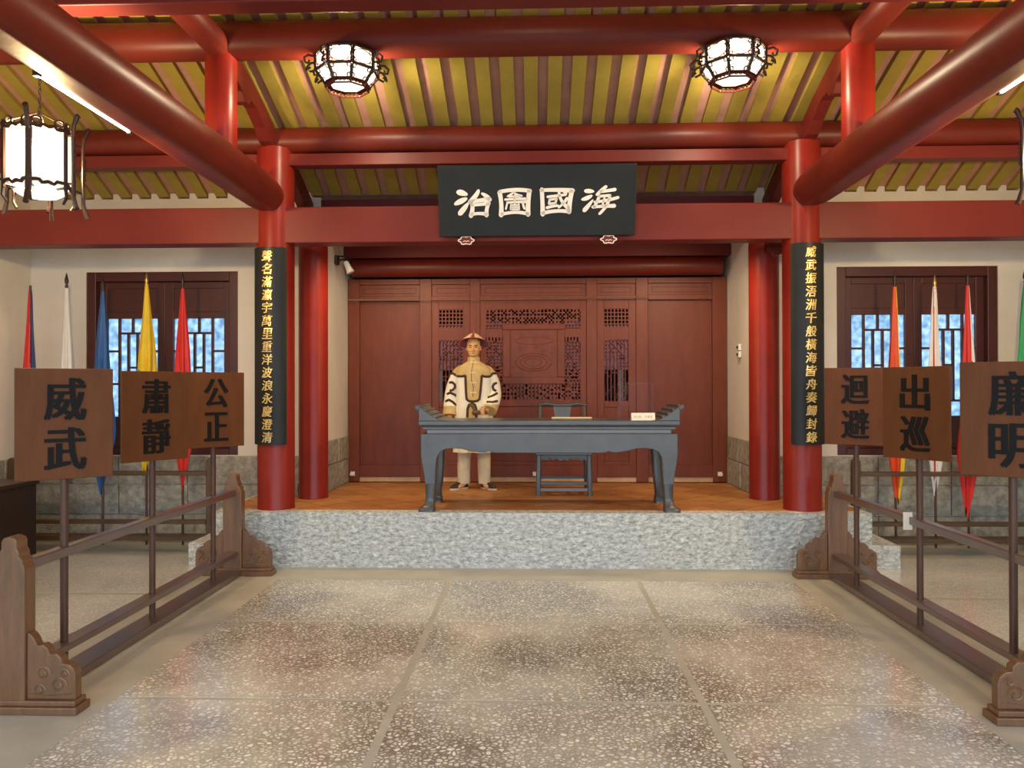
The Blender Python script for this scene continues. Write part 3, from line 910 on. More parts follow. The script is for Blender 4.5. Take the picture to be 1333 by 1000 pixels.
# ------------------------------------------------------------------ desk
dk = thing('altar_desk', 'long black lacquered desk with scrolled ends and curved legs on the platform', 'desk', (0.113, 7.39, PLAT))
L2, D2 = 1.20, 0.335
top = MB()
top.box(-L2 + 0.0, L2, -D2, D2, 0.795, 0.838)
top.box(-L2 + 0.02, L2 - 0.02, -D2 + 0.012, D2 - 0.012, 0.782, 0.795)
top.box(-L2 + 0.035, L2 - 0.035, -D2 + 0.02, D2 - 0.02, 0.752, 0.782)
top.build('table_top', BLACKLAC, dk, bevel=0.007)
MB().box(-L2 + 0.07, L2 - 0.07, -D2 + 0.075, D2 - 0.075, 0.715, 0.753).build('waist', RAILWOOD, dk)
for s in (-1, 1):
    e = L2 * s
    pr = [(-0.26, 0.838), (-0.19, 0.846), (-0.12, 0.880), (-0.06, 0.925), (-0.02, 0.955)] + [(0.012 + 0.026 * math.cos(R(a)), 0.955 + 0.026 * math.sin(R(a))) for a in (150, 110, 70, 30, -10, -50, -90)] + \
         [(0.0, 0.930), (-0.005, 0.88), (0.0, 0.838)]
    MB().prism([(e + s * p[0], p[1]) for p in pr], 'y', -D2, D2).build('scroll_end', BLACKLAC, dk, True, bevel=0.003)
    rb = MB()
    for q in ((-0.15, 0.872), (-0.10, 0.898), (-0.055, 0.935), (-0.005, 0.972)):
        rb.tube([(e + s * q[0], -D2 + 0.02, q[1]), (e + s * q[0], D2 - 0.02, q[1])], 0.012, 8)
    rb.build('scroll_rib', BLACKLAC, dk, True)
    MB().lathe([(0.022, 0.0), (0.022, 0.012), (0.012, 0.016)], 16).xf(Matrix.Translation((e + s * 0.012, -D2 + 0.001, 0.955)) @ Matrix.Rotation(R(90), 4, 'X')).build('scroll_eye', BLACKLAC, dk, True)
ap = [(-L2 + 0.02, 0.718), (L2 - 0.02, 0.718), (L2 - 0.02, 0.52), (L2 - 0.034, 0.42), (L2 - 0.052, 0.32), (L2 - 0.060, 0.25)]
half = [(L2 - 0.152, 0.25), (L2 - 0.150, 0.32), (L2 - 0.155, 0.42), (L2 - 0.170, 0.50), (L2 - 0.198, 0.548), (L2 - 0.25, 0.575), (L2 - 0.32, 0.584), (L2 - 0.40, 0.578), (L2 - 0.48, 0.558), (L2 - 0.56, 0.545), (L2 - 0.62, 0.545), (L2 - 0.655, 0.556), (L2 - 0.675, 0.543), (L2 - 0.72, 0.540)]
ap += half + [(-x, z) for x, z in half[::-1]] + [(-L2 + 0.060, 0.25), (-L2 + 0.052, 0.32), (-L2 + 0.034, 0.42), (-L2 + 0.02, 0.52)]
for y0, y1 in ((-D2 + 0.005, -D2 + 0.045), (D2 - 0.045, D2 - 0.005)):
    MB().prism(ap, 'y', y0, y1).build('apron', BLACKLAC, dk, bevel=0.006)
for s in (-1, 1):
    MB().box(*sorted((s * (L2 - 0.065), s * (L2 - 0.025))), -D2 + 0.05, D2 - 0.05, 0.56, 0.718).build('side_apron', BLACKLAC, dk, bevel=0.006)
    for sy in (-1, 1):
        secs = [(0.60, 0.092, 0.075, 0.060), (0.54, 0.092, 0.075, 0.060), (0.46, 0.092, 0.070, 0.060), (0.36, 0.100, 0.058, 0.060), (0.24, 0.100, 0.047, 0.059), (0.13, 0.094, 0.040, 0.050), (0.075, 0.090, 0.042, 0.045), (0.048, 0.082, 0.052, 0.055), (0.03, 0.066, 0.070, 0.072), (0.0, 0.064, 0.072, 0.076)]
        rings = []
        for z, off, hw, hd_ in secs:
            cx, cyy = s * (L2 - 0.02 - off + 0.012), sy * (D2 - 0.005 - 0.062 + (0.02 if z < 0.05 else 0))
            rings.append([(cx + hw * a, cyy + hd_ * b, z) for a, b in ((-1, -.8), (-.8, -1), (.8, -1), (1, -.8), (1, .8), (.8, 1), (-.8, 1), (-1, .8))])
        MB().loft(rings).build('leg', BLACKLAC, dk, True, ang=50)

# things on the desk
DT = PLAT + 0.838
sc = thing('paper_scroll', 'cream half-unrolled paper scroll lying on the desk before the chair', 'scroll', (0.335, 7.30, DT))
MB().tube([(-0.19, 0.0, 0.013), (0.19, -0.01, 0.013)], 0.012, 10).build('roll', PAPERB, sc, True)
MB().box(-0.185, 0.185, 0.006, 0.18, 0.0, 0.003).build('sheet', PAPERB, sc)
cd = thing('notice_card', 'white notice card standing on the right end of the desk', 'card', (0.985, 7.13, DT))
MB().prism([(-0.035, 0), (0.04, 0), (0.0, 0.068), (-0.006, 0.068)], 'x', -0.108, 0.108).build('card', PAPER, cd)
GREYINK = mat('grey_ink', (0.30, 0.30, 0.30), 0.6)
for i, ch in enumerate('請勿動手觸摸'):
    me = glyph(ch, 0.020, 0.026, 0.001)
    o = glyph_obj(me, GREYINK, cd, (-0.078 + i * 0.025 + (0.025 if i > 2 else 0), -0.0205, 0.032))
    o.rotation_euler = (R(-23), 0, 0)
ac = thing('acrylic_case', 'clear two-step acrylic case on the desk behind the white card', 'case', (0.955, 7.52, DT))
MB().box(-0.17, 0.17, -0.1, 0.1, 0.0, 0.115).box(-0.14, 0.17, -0.02, 0.1, 0.117, 0.345).build('case_body', ACRYL, ac)
e = MB()
for bx in ((-0.17, 0.17, -0.1, 0.115), (-0.14, 0.17, -0.02, 0.345)):
    a0, a1, yy, zt = bx
    e.box(a0, a1, yy - 0.003, yy, zt - 0.003, zt).box(a0 - 0.003, a0, yy - 0.003, yy, 0, zt).box(a1, a1 + 0.003, yy - 0.003, yy, 0, zt)
e.build('case_edge', ACRYLEDGE, ac)

# ------------------------------------------------------------------ chair
ch = thing('yoke_back_chair', 'black wooden yoke-back chair pushed in behind the desk', 'chair', (0.29, 8.36, PLAT))
for s in (-1, 1):
    MB().loft([[(s * (0.272 - 0.004 * k) + a * 0.026, -0.235 + b * 0.024, z) for a, b in ((-1, -.6), (-.6, -1), (.6, -1), (1, -.6), (1, .6), (.6, 1), (-.6, 1), (-1, .6))] for k, z in enumerate((0, 0.2, 0.43))]).build('leg', BLACKLAC, ch, True)
    MB().tube([(s * 0.265, 0.20, 0), (s * 0.255, 0.20, 0.45), (s * 0.25, 0.215, 0.75), (s * 0.245, 0.235, 0.95)], [0.024, 0.022, 0.018, 0.016], 8).build('leg', BLACKLAC, ch, True)
MB().box(-0.30, 0.30, -0.265, 0.235, 0.425, 0.465).build('seat', BLACKLAC, ch, bevel=0.008)
m = MB()
apr = [(-0.246, 0.425), (0.246, 0.425), (0.246, 0.36)]
for i in range(13):
    x = 0.22 - 0.44 * i / 12
    apr.append((x, 0.395 - 0.022 * (i % 2) - 0.008 * math.cos(i)))
apr.append((-0.246, 0.36))
m.prism(apr, 'y', -0.245, -0.225)
for i in range(9):
    x = -0.2 + 0.05 * i
    m.tube([(x + 0.018 * math.cos(t), -0.247, 0.395 + 0.012 * math.sin(t)) for t in [1.6 * math.pi * k / 7 for k in range(8)]], 0.005, 5)
m.build('carved_apron', BLACKLAC, ch, True)
MB().box(-0.25, 0.25, -0.25, -0.215, 0.115, 0.15).build('stretcher', BLACKLAC, ch, bevel=0.004)
MB().box(-0.25, 0.25, -0.255, -0.20, 0.045, 0.085).build('foot_rest', RAILWOOD, ch, bevel=0.004)
for s in (-1, 1):
    MB().box(s * 0.262 - 0.014, s * 0.262 + 0.014, -0.21, 0.19, 0.13, 0.16).build('stretcher', BLACKLAC, ch)
MB().box(-0.25, 0.25, 0.187, 0.213, 0.13, 0.16).build('stretcher', BLACKLAC, ch)
MB().tube([(-0.27, 0.225, 0.945), (-0.18, 0.245, 0.962), (-0.08, 0.25, 0.945), (0.08, 0.25, 0.945), (0.18, 0.245, 0.962), (0.27, 0.225, 0.945)], [0.016, 0.022, 0.024, 0.024, 0.022, 0.016], 10).build('crest_rail', BLACKLAC, ch, True)
spl = [[(x * w, 0.245 - 0.02 * math.sin(math.pi * t) + yy - 0.02 * (1 - t), 0.46 + 0.48 * t) for x, yy in ((-1, -.008), (1, -.008), (1, .008), (-1, .008))] for t, w in ((0, 0.10), (0.3, 0.085), (0.6, 0.075), (0.85, 0.09), (1, 0.105))]
MB().loft(spl).build('back_splat', BLACKLAC, ch, True)

# ------------------------------------------------------------------ wax figure
def figure():
    root = thing('person', 'wax figure in ochre and white robe and conical hat standing behind the desk', 'person', (-0.705, 8.66, PLAT))

    def skin_mesh(chains, sub=1):
        me = bpy.data.meshes.new('sk')
        bm = bmesh.new()
        rad = []
        for chn in chains:
            prev = None
            for p, r in chn:
                v = bm.verts.new(p); rad.append(r)
                if prev: bm.edges.new((prev, v))
                prev = v
        bm.to_mesh(me); bm.free()
        o = bpy.data.objects.new('sk', me); COL.objects.link(o)
        o.modifiers.new('s', 'SKIN')
        for i, r in enumerate(rad):
            d_ = me.skin_vertices[0].data[i]
            d_.radius = r if isinstance(r, tuple) else (r, r)
        for ei in range(len(me.vertices)):
            pass
        me.skin_vertices[0].data[0].use_root = True
        sm = o.modifiers.new('u', 'SUBSURF'); sm.levels = sub; sm.render_levels = sub
        bpy.context.view_layer.update()
        out = bpy.data.meshes.new_from_object(o.evaluated_get(bpy.context.evaluated_depsgraph_get()))
        bpy.data.objects.remove(o)
        return out

    meshes = []
    add = lambda c: meshes.append(skin_mesh([c]))
    add([((0, 0.0, 0.84), (0.125, 0.09)), ((0, 0.0, 1.0), (0.115, 0.085)), ((0, 0.005, 1.18), (0.13, 0.09)), ((0, 0.01, 1.32), (0.12, 0.08)), ((0, 0.012, 1.40), 0.065), ((0, 0.0, 1.50), 0.058), ((0, -0.01, 1.56), 0.055)])
    for s in (-1, 1):
        add([((s * 0.085, 0, 0.86), 0.085), ((s * 0.10, 0.0, 0.62), 0.066), ((s * 0.105, -0.012, 0.45), 0.050), ((s * 0.11, 0.015, 0.25), 0.045), ((s * 0.112, 0.03, 0.09), 0.034), ((s * 0.112, 0.02, 0.055), 0.032), ((s * 0.145, -0.07, 0.035), 0.028), ((s * 0.16, -0.11, 0.03), 0.022)])
    # arms
    armL = [((-0.03, 0.01, 1.36), 0.06), ((-0.185, 0.01, 1.345), 0.058), ((-0.235, 0.02, 1.20), 0.046), ((-0.262, 0.02, 1.09), 0.042), ((-0.27, -0.02, 0.96), 0.037), ((-0.272, -0.055, 0.845), 0.028)]
    armR = [((0.03, 0.01, 1.36), 0.06), ((0.185, 0.01, 1.345), 0.058), ((0.235, 0.02, 1.20), 0.046), ((0.25, 0.02, 1.09), 0.042), ((0.225, -0.09, 0.99), 0.037), ((0.185, -0.19, 0.905), 0.028)]
    add(armL); add(armR)
    # hanging hand (viewer's left)
    w = Vector((-0.272, -0.058, 0.845))
    add([(tuple(w), (0.026, 0.02)), (tuple(w + Vector((0.002, -0.008, -0.05))), (0.036, 0.019)), (tuple(w + Vector((0.004, -0.012, -0.09))), (0.038, 0.017))])
    for i, (off, ln) in enumerate(((-0.028, 0.066), (-0.009, 0.076), (0.010, 0.072), (0.027, 0.056))):
        b0 = w + Vector((0.006, -0.012 - off * 0.9, -0.085))
        add([(tuple(b0), 0.010), (tuple(b0 + Vector((0.006, 0.0, -ln * 0.45))), 0.009), (tuple(b0 + Vector((0.018, 0.004, -ln * 0.8))), 0.0085), (tuple(b0 + Vector((0.030, 0.006, -ln))), 0.007)])
    add([(tuple(w + Vector((0.0, -0.02, -0.03))), 0.014), (tuple(w + Vector((0.018, -0.045, -0.062))), 0.011), (tuple(w + Vector((0.03, -0.05, -0.092))), 0.009)])
    # bent hand closed round the bundle (viewer's right)
    w = Vector((0.182, -0.195, 0.90))
    add([(tuple(w), (0.024, 0.022)), (tuple(w + Vector((-0.03, -0.035, -0.016))), (0.030, 0.026)), (tuple(w + Vector((-0.055, -0.055, -0.026))), (0.028, 0.030))])
    for i, ln in enumerate((0.062, 0.072, 0.068, 0.052)):
        b0 = w + Vector((-0.040, -0.075, 0.012 - i * 0.019))
        add([(tuple(b0), 0.0105), (tuple(b0 + Vector((-ln * 0.5, -0.014, -0.004))), 0.0095), (tuple(b0 + Vector((-ln * 0.85, 0.010, -0.006))), 0.009), (tuple(b0 + Vector((-ln * 0.75, 0.034, -0.006))), 0.0075)])
    add([(tuple(w + Vector((-0.02, -0.05, 0.012))), 0.013), (tuple(w + Vector((-0.05, -0.078, 0.034))), 0.011), (tuple(w + Vector((-0.085, -0.085, 0.030))), 0.009)])
    # head
    hm = MB()
    rings = []
    for z, rx, ry, cy in ((1.495, 0.022, 0.03, -0.062), (1.503, 0.042, 0.052, -0.042), (1.52, 0.056, 0.072, -0.024), (1.545, 0.066, 0.086, -0.010), (1.575, 0.073, 0.094, -0.001), (1.605, 0.077, 0.098, 0.004), (1.635, 0.079, 0.101, 0.006), (1.665, 0.077, 0.098, 0.008), (1.69, 0.068, 0.086, 0.010), (1.712, 0.045, 0.058, 0.012), (1.722, 0.018, 0.024, 0.014)):
        rings.append([(rx * math.cos(2 * math.pi * j / 28), cy + ry * math.sin(2 * math.pi * j / 28), z) for j in range(28)])
    hm.loft(rings)
    hm.sphere((0, -0.108, 1.560), 0.016, (1.1, 1.0, 0.8)).sphere((0, -0.098, 1.585), 0.012, (0.75, 1, 2.2))   # nose
    hm.sphere((0.0, -0.088, 1.615), 0.02, (2.6, 0.7, 0.5))                                                     # brow
    for s in (-1, 1):
        hm.sphere((s * 0.014, -0.099, 1.558), 0.009)
        hm.sphere((s * 0.040, -0.066, 1.568), 0.022, (1.2, 0.8, 1))
        hm.sphere((s * 0.079, 0.012, 1.585), 0.026, (0.35, 0.7, 1.15))                                         # ears
        hm.sphere((s * 0.031, -0.088, 1.597), 0.013, (1.2, 0.6, 0.55))                                        # lids
    hm.sphere((0, -0.088, 1.528), 0.012, (1.9, 0.9, 0.5)).sphere((0, -0.076, 1.507), 0.017, (1.2, 0.8, 0.8))
    hme = bpy.data.meshes.new('hd'); bmesh.ops.recalc_face_normals(hm.bm, faces=hm.bm.faces); hm.bm.to_mesh(hme); hm.bm.free()
    meshes.append(hme)
    bm = bmesh.new()
    for me in meshes:
        bm.from_mesh(me)
    me = bpy.data.meshes.new('body')
    bm.to_mesh(me); bm.free()
    o = bpy.data.objects.new('tmp_body', me); COL.objects.link(o)
    rm = o.modifiers.new('r', 'REMESH'); rm.mode = 'VOXEL'; rm.voxel_size = 0.0045
    smo = o.modifiers.new('sm', 'SMOOTH'); smo.iterations = 2; smo.factor = 0.5
    bpy.context.view_layer.update()
    bme = bpy.data.meshes.new_from_object(o.evaluated_get(bpy.context.evaluated_depsgraph_get()))
    bpy.data.objects.remove(o)
    bme.materials.clear(); bme.materials.append(SKIN)
    for p in bme.polygons: p.use_smooth = True
    bme.name = 'body'
    body = bpy.data.objects.new('body', bme); COL.objects.link(body); body.parent = root
    for s in (-1, 1):
        MB().sphere((s * 0.031, -0.0985, 1.5965), 0.0075, (1.5, 0.5, 0.55)).build('eye', DARK, root, True)
        MB().tube([(s * 0.014, -0.1045, 1.613), (s * 0.032, -0.101, 1.618), (s * 0.052, -0.086, 1.612)], [0.003, 0.004, 0.002], 6).build('eyebrow', DARK, root, True)
    MB().sphere((0, -0.0995, 1.5285), 0.011, (2.0, 0.45, 0.42)).build('lips', LIPS, root, True)
    MB().sphere((0, 0.012, 1.60), 0.1, (0.82, 1.02, 0.9), 20).build('hair', DARK, root, True).location = (0, 0.014, 0.0)

    # robe body
    def sup(rx, ry, cx, cy, z, n=72, e=2.5):
        r = []
        for j in range(n):
            a = 2 * math.pi * j / n
            c, s_ = math.cos(a), math.sin(a)
            f = (abs(c) ** e + abs(s_) ** e) ** (-1 / e)
            r.append((cx + rx * f * c, cy + ry * f * s_, z))
        return r
    keys = [(0.42, 0.235, 0.165), (0.60, 0.225, 0.158), (0.80, 0.212, 0.150), (0.95, 0.203, 0.145), (1.10, 0.198, 0.142), (1.22, 0.204, 0.142), (1.30, 0.207, 0.138), (1.345, 0.200, 0.128), (1.38, 0.170, 0.112), (1.41, 0.125, 0.095), (1.435, 0.082, 0.080), (1.445, 0.070, 0.074)]
    rings = []
    for i in range(len(keys) - 1):
        (z0, a0, b0), (z1, a1, b1) = keys[i], keys[i + 1]
        n = max(2, int((z1 - z0) / 0.012))
        for q in range(n):
            t = q / n
            z = z0 + (z1 - z0) * t
            wob = 0.006 * math.sin(z * 9) if z < 1.2 else 0
            rg = sup(a0 + (a1 - a0) * t + wob * 0.5, b0 + (b1 - b0) * t, 0, 0.0, z)
            if z < 1.15:    # folds
                amp = 0.007 * (1.15 - z) / 0.7
                rg = [(x * (1 + amp * 4 * math.sin(11 * math.atan2(y, x) + z * 3)), y * (1 + amp * 4 * math.sin(11 * math.atan2(y, x) + z * 3)), zz) for x, y, zz in rg]
            rings.append(rg)
    rings.append(sup(0.070, 0.074, 0, 0, 1.445))
    m = MB(); m.loft(rings, caps=False)
    X = lambda zx: (zx - 323) * 0.001118
    ZZ = lambda zy: 1.823 - zy * 0.001118
    for f in m.bm.faces:
        c = f.calc_center_median()
        yel = c.z > ZZ(492) or (abs(c.x - X(330)) < 0.075 and c.z > ZZ(738)) or (abs(c.x - X(312)) < 0.042 and c.z < ZZ(780))
        f.material_index = 0 if yel else 1
    bvh_b = BVHTree.FromBMesh(m.bm)
    robe = m.build('robe', [OCHRE, CREAM], root, True, ang=60)
    MB().lathe([(0.068, 1.435), (0.072, 1.455), (0.069, 1.485), (0.062, 1.488), (0.064, 1.44)], 28).build('collar', OCHRE, root, True)

    # sleeves
    def sleeve(path, first):
        pts = []
        for i in range(len(path) - 1):
            (p0, r0), (p1, r1) = path[i], path[i + 1]
            for q in range(10):
                t = q / 10
                pts.append((Vector(p0).lerp(Vector(p1), t), r0 + (r1 - r0) * t))
        pts.append((Vector(path[-1][0]), path[-1][1]))
        pos = [p for p, _ in pts]
        for _ in range(6):
            pos = [pos[0]] + [(pos[i - 1] + pos[i] * 2 + pos[i + 1]) / 4 for i in range(1, len(pos) - 1)] + [pos[-1]]
        mm = MB(); mm.tube(pos, [r for _, r in pts], 28)
        for f in mm.bm.faces:
            c = f.calc_center_median()
            f.material_index = 0 if (c.z > 1.295 or c.z < first) else 1
        bv = BVHTree.FromBMesh(mm.bm)
        mm.build('sleeve', [OCHRE, CREAM], root, True, ang=70)
        return bv
    bvL = sleeve([((-0.11, 0.01, 1.345), 0.060), ((-0.180, 0.01, 1.300), 0.070), ((-0.232, 0.015, 1.18), 0.072), ((-0.258, 0.01, 1.06), 0.074), ((-0.262, -0.02, 0.94), 0.078), ((-0.264, -0.055, 0.83), 0.082)], ZZ(792))
    bvR = sleeve([((0.11, 0.01, 1.345), 0.060), ((0.180, 0.01, 1.300), 0.070), ((0.226, 0.015, 1.18), 0.072), ((0.238, 0.0, 1.06), 0.074), ((0.222, -0.075, 0.975), 0.076), ((0.190, -0.165, 0.885), 0.078)], ZZ(775))

    def project(poly, bvs, name='trim', r=0.0145):
        pts = []
        dense = []
        for i in range(len(poly) - 1):
            a, b = Vector(poly[i]), Vector(poly[i + 1])
            n = max(1, int((b - a).length / 8))
            dense += [a.lerp(b, q / n) for q in range(n)]
        dense.append(Vector(poly[-1]))
        for p in dense:
            best = None
            for bv in bvs:
                h = bv.ray_cast(Vector((X(p[0]), -1, ZZ(p[1]))), Vector((0, 1, 0)))
                if h[0] is not None and (best is None or h[0].y < best.y): best = h[0]
            if best is not None: pts.append(best + Vector((0, -0.001, 0)))
        if len(pts) > 1:
            MB().tube(pts, r, 6).build(name, TRIM, root, True)
    # robe trims (traced on the cloth pattern)
    project([(165, 492), (215, 494), (248, 490), (250, 480), (252, 560), (256, 660), (262, 722), (285, 741), (330, 744), (372, 738), (390, 718), (402, 620), (410, 520), (413, 480), (416, 492), (455, 498), (490, 496)], [bvh_b])
    project([(268, 905), (272, 820), (284, 782), (315, 764), (345, 780), (356, 820), (358, 905)], [bvh_b])
    project([(95, 466), (118, 463), (140, 478), (165, 492)], [bvL])
    project([(545, 466), (522, 463), (505, 478), (488, 496)], [bvR])
    project([(82, 556), (112, 552), (136, 575), (138, 605), (118, 630), (86, 640)], [bvL])
    project([(60, 672), (90, 658), (130, 676), (165, 704)], [bvL])
    project([(46, 745), (80, 728), (120, 752), (160, 795)], [bvL])
    project([(556, 560), (530, 572), (516, 600), (528, 630), (552, 640)], [bvR])
    project([(562, 664), (520, 690), (474, 706)], [bvR])
    project([(565, 742), (520, 752), (468, 750)], [bvR])
    # front opening and frog buttons
    project([(328, 335), (318, 400), (308, 470), (312, 540), (330, 600), (325, 700)], [bvh_b], 'opening_seam', 0.003)
    for zy in (352, 457, 556, 655):
        pts = []
        for xx in range(296, 368, 8):
            h = bvh_b.ray_cast(Vector((X(xx), -1, ZZ(zy + (4 if (xx // 8) % 2 else 0)))), Vector((0, 1, 0)))
            if h[0] is not None: pts.append(h[0] + Vector((0, -0.002, 0)))
        if len(pts) > 1: MB().tube(pts, 0.0045, 6).build('frog_button', CREAM, root, True)
    # trousers, shoes
    for s in (-1, 1):
        rg = []
        for z, r, ox in ((0.50, 0.088, 0.10), (0.42, 0.080, 0.108), (0.34, 0.075, 0.112), (0.25, 0.074, 0.114), (0.15, 0.072, 0.116), (0.09, 0.070, 0.117), (0.062, 0.068, 0.118)):
            rg.append([(s * ox + r * (1 + 0.03 * math.sin(5 * a + z * 40)) * math.cos(a), 0.015 + r * 0.95 * (1 + 0.03 * math.sin(4 * a + z * 33)) * math.sin(a), z) for a in [2 * math.pi * j / 24 for j in range(24)]])
        MB().loft(rg).build('trouser_leg', TROUSER, root, True, ang=60)
        foot = MB(); so = MB()
        rot = Matrix.Translation((s * 0.118, 0.03, 0)) @ Matrix.Rotation(s * R(42), 4, 'Z')
        out = [(0.040 * math.sin(t) * (1 + 0.12 * math.sin(t / 1)) , -0.07 + 0.135 * -math.cos(t)) for t in [2 * math.pi * k / 24 for k in range(24)]]
        foot.loft([[(x * f1, (y + 0.02) * f2 - 0.02, z) for x, y in out] for z, f1, f2 in ((0.018, 1, 1), (0.035, 0.98, 0.98), (0.052, 0.85, 0.85), (0.066, 0.62, 0.62), (0.078, 0.4, 0.35))])
        foot.xf(rot).build('shoe', SHOE, root, True, ang=60)
        so.prism([(x * 1.06, y * 1.03) for x, y in out], 'z', 0.0, 0.018).xf(rot).build('shoe_sole', SOLE, root)
    # hat
    hat = MB()
    prof = [(0.004, 1.795), (0.012, 1.79), (0.014, 1.775), (0.010, 1.765), (0.020, 1.752), (0.055, 1.735), (0.085, 1.705), (0.118, 1.675), (0.152, 1.641), (0.158, 1.632)]
    hat.lathe(prof, 40, (0, 0, 0), caps=False)
    for f in hat.bm.faces:
        c = f.calc_center_median()
        rr = math.hypot(c.x, c.y)
        a = math.degrees(math.atan2(c.x, -c.y)) % 60
        f.material_index = 1 if (rr < 0.035 or rr > 0.150 or abs(a - 0) < 7 or a > 53) else 0
    HM = Matrix.Translation((0, 0, 1.69)) @ Matrix.Rotation(R(-21), 4, 'X') @ Matrix.Translation((0, 0.01, -1.68))
    ho = hat.xf(HM).build('hat', [HATCREAM, HATRED], root, True)
    MB().lathe([(0.156, 1.6315), (0.112, 1.671), (0.082, 1.70), (0.05, 1.728), (0.01, 1.742)], 40, caps=False).xf(HM).build('hat_lining', HATIN, root, True)
    MB().tube([(0.159 * math.cos(2 * math.pi * i / 40), 0.159 * math.sin(2 * math.pi * i / 40), 1.632) for i in range(41)], 0.004, 6).xf(HM).build('hat_rim', HATRED, root, True)
    return root


figure()
bd = thing('cloth_bundle', 'brown rolled bundle held in the wax figure\'s fist', 'bundle', (-0.705, 8.66, PLAT))
m = MB()
m.tube([(0.03, -0.262, 0.868), (0.07, -0.262, 0.872), (0.125, -0.258, 0.872), (0.165, -0.25, 0.872)], [0.030, 0.024, 0.021, 0.026], 12)
m.sphere((0.028, -0.262, 0.868), 0.032, (0.9, 1, 1), 12)
m.tube([(-0.035, -0.20, 0.945), (-0.01, -0.225, 0.955), (0.015, -0.25, 0.93), (0.03, -0.262, 0.89)], [0.014, 0.017, 0.018, 0.016], 8)
m.build('bundle', POUCH, bd, True)

# ------------------------------------------------------------------ sign racks and signs
def rack(x, side):
    t = thing('sign_rack', 'brown wooden rack of posts and three rails holding the %s-hand signs' % side, 'rack', (x, 0, 0))
    for y in (3.86, 6.72):
        hw = 0.083
        half = [(hw, 0.06), (hw, 0.735), (hw - 0.012, 0.755), (hw - 0.012, 0.775), (hw - 0.030, 0.79), (hw - 0.030, 0.815), (hw - 0.042, 0.83), (hw - 0.042, 0.868), (hw - 0.052, 0.886), (0.0, 0.896)]
        MB().prism(half + [(-a, b) for a, b in half[-2::-1]], 'y', y - 0.045, y + 0.045).build('post', RACKWOOD, t, bevel=0.007)
        MB().box(-0.36, 0.36, y - 0.065, y + 0.065, 0, 0.04).box(-0.345, 0.345, y - 0.052, y + 0.052, 0.04, 0.068).build('plinth', RACKWOOD, t, bevel=0.006)
        for s in (-1, 1):
            wing = [(hw, 0.068), (0.335, 0.068), (0.335, 0.19), (0.325, 0.225), (0.30, 0.245), (0.265, 0.25), (0.262, 0.275), (0.235, 0.30), (0.20, 0.298), (0.19, 0.325), (0.165, 0.345), (0.135, 0.34), (0.12, 0.375), (0.10, 0.40), (hw, 0.402)]
            wg = MB().prism([(s * a, b) for a, b in wing], 'y', y - 0.028, y + 0.028).build('wing_bracket', RACKWOOD, t, bevel=0.005)
            cv = MB()
            for yy in (y - 0.028, y + 0.028):
                for cx, cz, rr in ((0.25, 0.14, 0.045), (0.17, 0.20, 0.04), (0.15, 0.115, 0.035), (0.28, 0.20, 0.025)):
                    cv.tube([(s * (cx + rr * (1 - k / 16) * math.cos(k * 0.62)), yy, cz + rr * (1 - k / 16) * math.sin(k * 0.62)) for k in range(13)], 0.006, 5)
                cv.tube([(s * 0.10, yy, 0.10), (s * 0.2, yy, 0.09), (s * 0.315, yy, 0.10)], 0.004, 5)
            cv.build('carving', RACKWOOD, wg, True)
    y0, y1 = 3.88, 6.70
    MB().box(-0.032, 0.032, y0, y1, 0.70, 0.755).build('rail', RAILWOOD, t, bevel=0.006)
    MB().box(-0.052, 0.052, y0, y1, 0.175, 0.215).build('rail', RAILWOOD, t, bevel=0.006)
    MB().box(-0.085, 0.085, y0, y1, 0.006, 0.05).build('base_rail', RAILWOOD, t, bevel=0.006)
    return t


rack(-2.675, 'left')
rack(2.585, 'right')
tag(MB().box(-0.03, 0.03, -0.006, 0.0, -0.055, 0.065).build('paper_tag', PAPER, loc=(2.545, 5.36, 0.72)), 'small white paper tag taped to the right rack upper rail', 'tag')


def sign(x, y, rz, w, chars, label, ztop=1.765, h=0.62, cw=0.21, chh=0.235):
    t = thing('name_sign', label, 'sign', (x, y, 0), rz, 'square signboards on poles')
    pole = MB()
    pole.lathe([(0.021, 0.05), (0.021, ztop - h + 0.02), (0.021, ztop - 0.25)], 16)
    pole.build('pole', POLEWOOD, t, True)
    MB().box(-w / 2, w / 2, -0.052, -0.024, ztop - h, ztop).build('board', BOARDWOOD, t, bevel=0.004)
    for i, c in enumerate(chars):
        me = glyph(c, cw - 0.016, chh, 0.005, (0.0075, 0.0015))
        glyph_obj(me, INK, t, (0.0, -0.052, ztop - 0.172 - i * 0.278))
    return t


sign(-2.672, 4.27, R(38), 0.48, '威武', 'signboard on a pole, reading 威武, nearest of the left rack', 1.76)
sign(-2.678, 5.28, R(57), 0.48, '肅靜', 'dark signboard on a pole, reading 肅靜, middle of the left rack', 1.765)
sign(-2.682, 6.30, R(50), 0.50, '公正', 'signboard on a pole, reading 公正, farthest of the left rack', 1.78)
sign(2.577, 6.28, R(-30), 0.46, '迴避', 'signboard on a pole, reading 迴避, farthest of the right rack, overlapping the couplet board', 1.80)
sign(2.574, 5.25, R(-57), 0.46, '出巡', 'dark signboard on a pole, reading 出巡, middle of the right rack', 1.78)
sign(2.563, 4.22, R(-38), 0.48, '廉明', 'signboard on a pole, reading 廉明, nearest of the right rack, cut by the frame', 1.78)

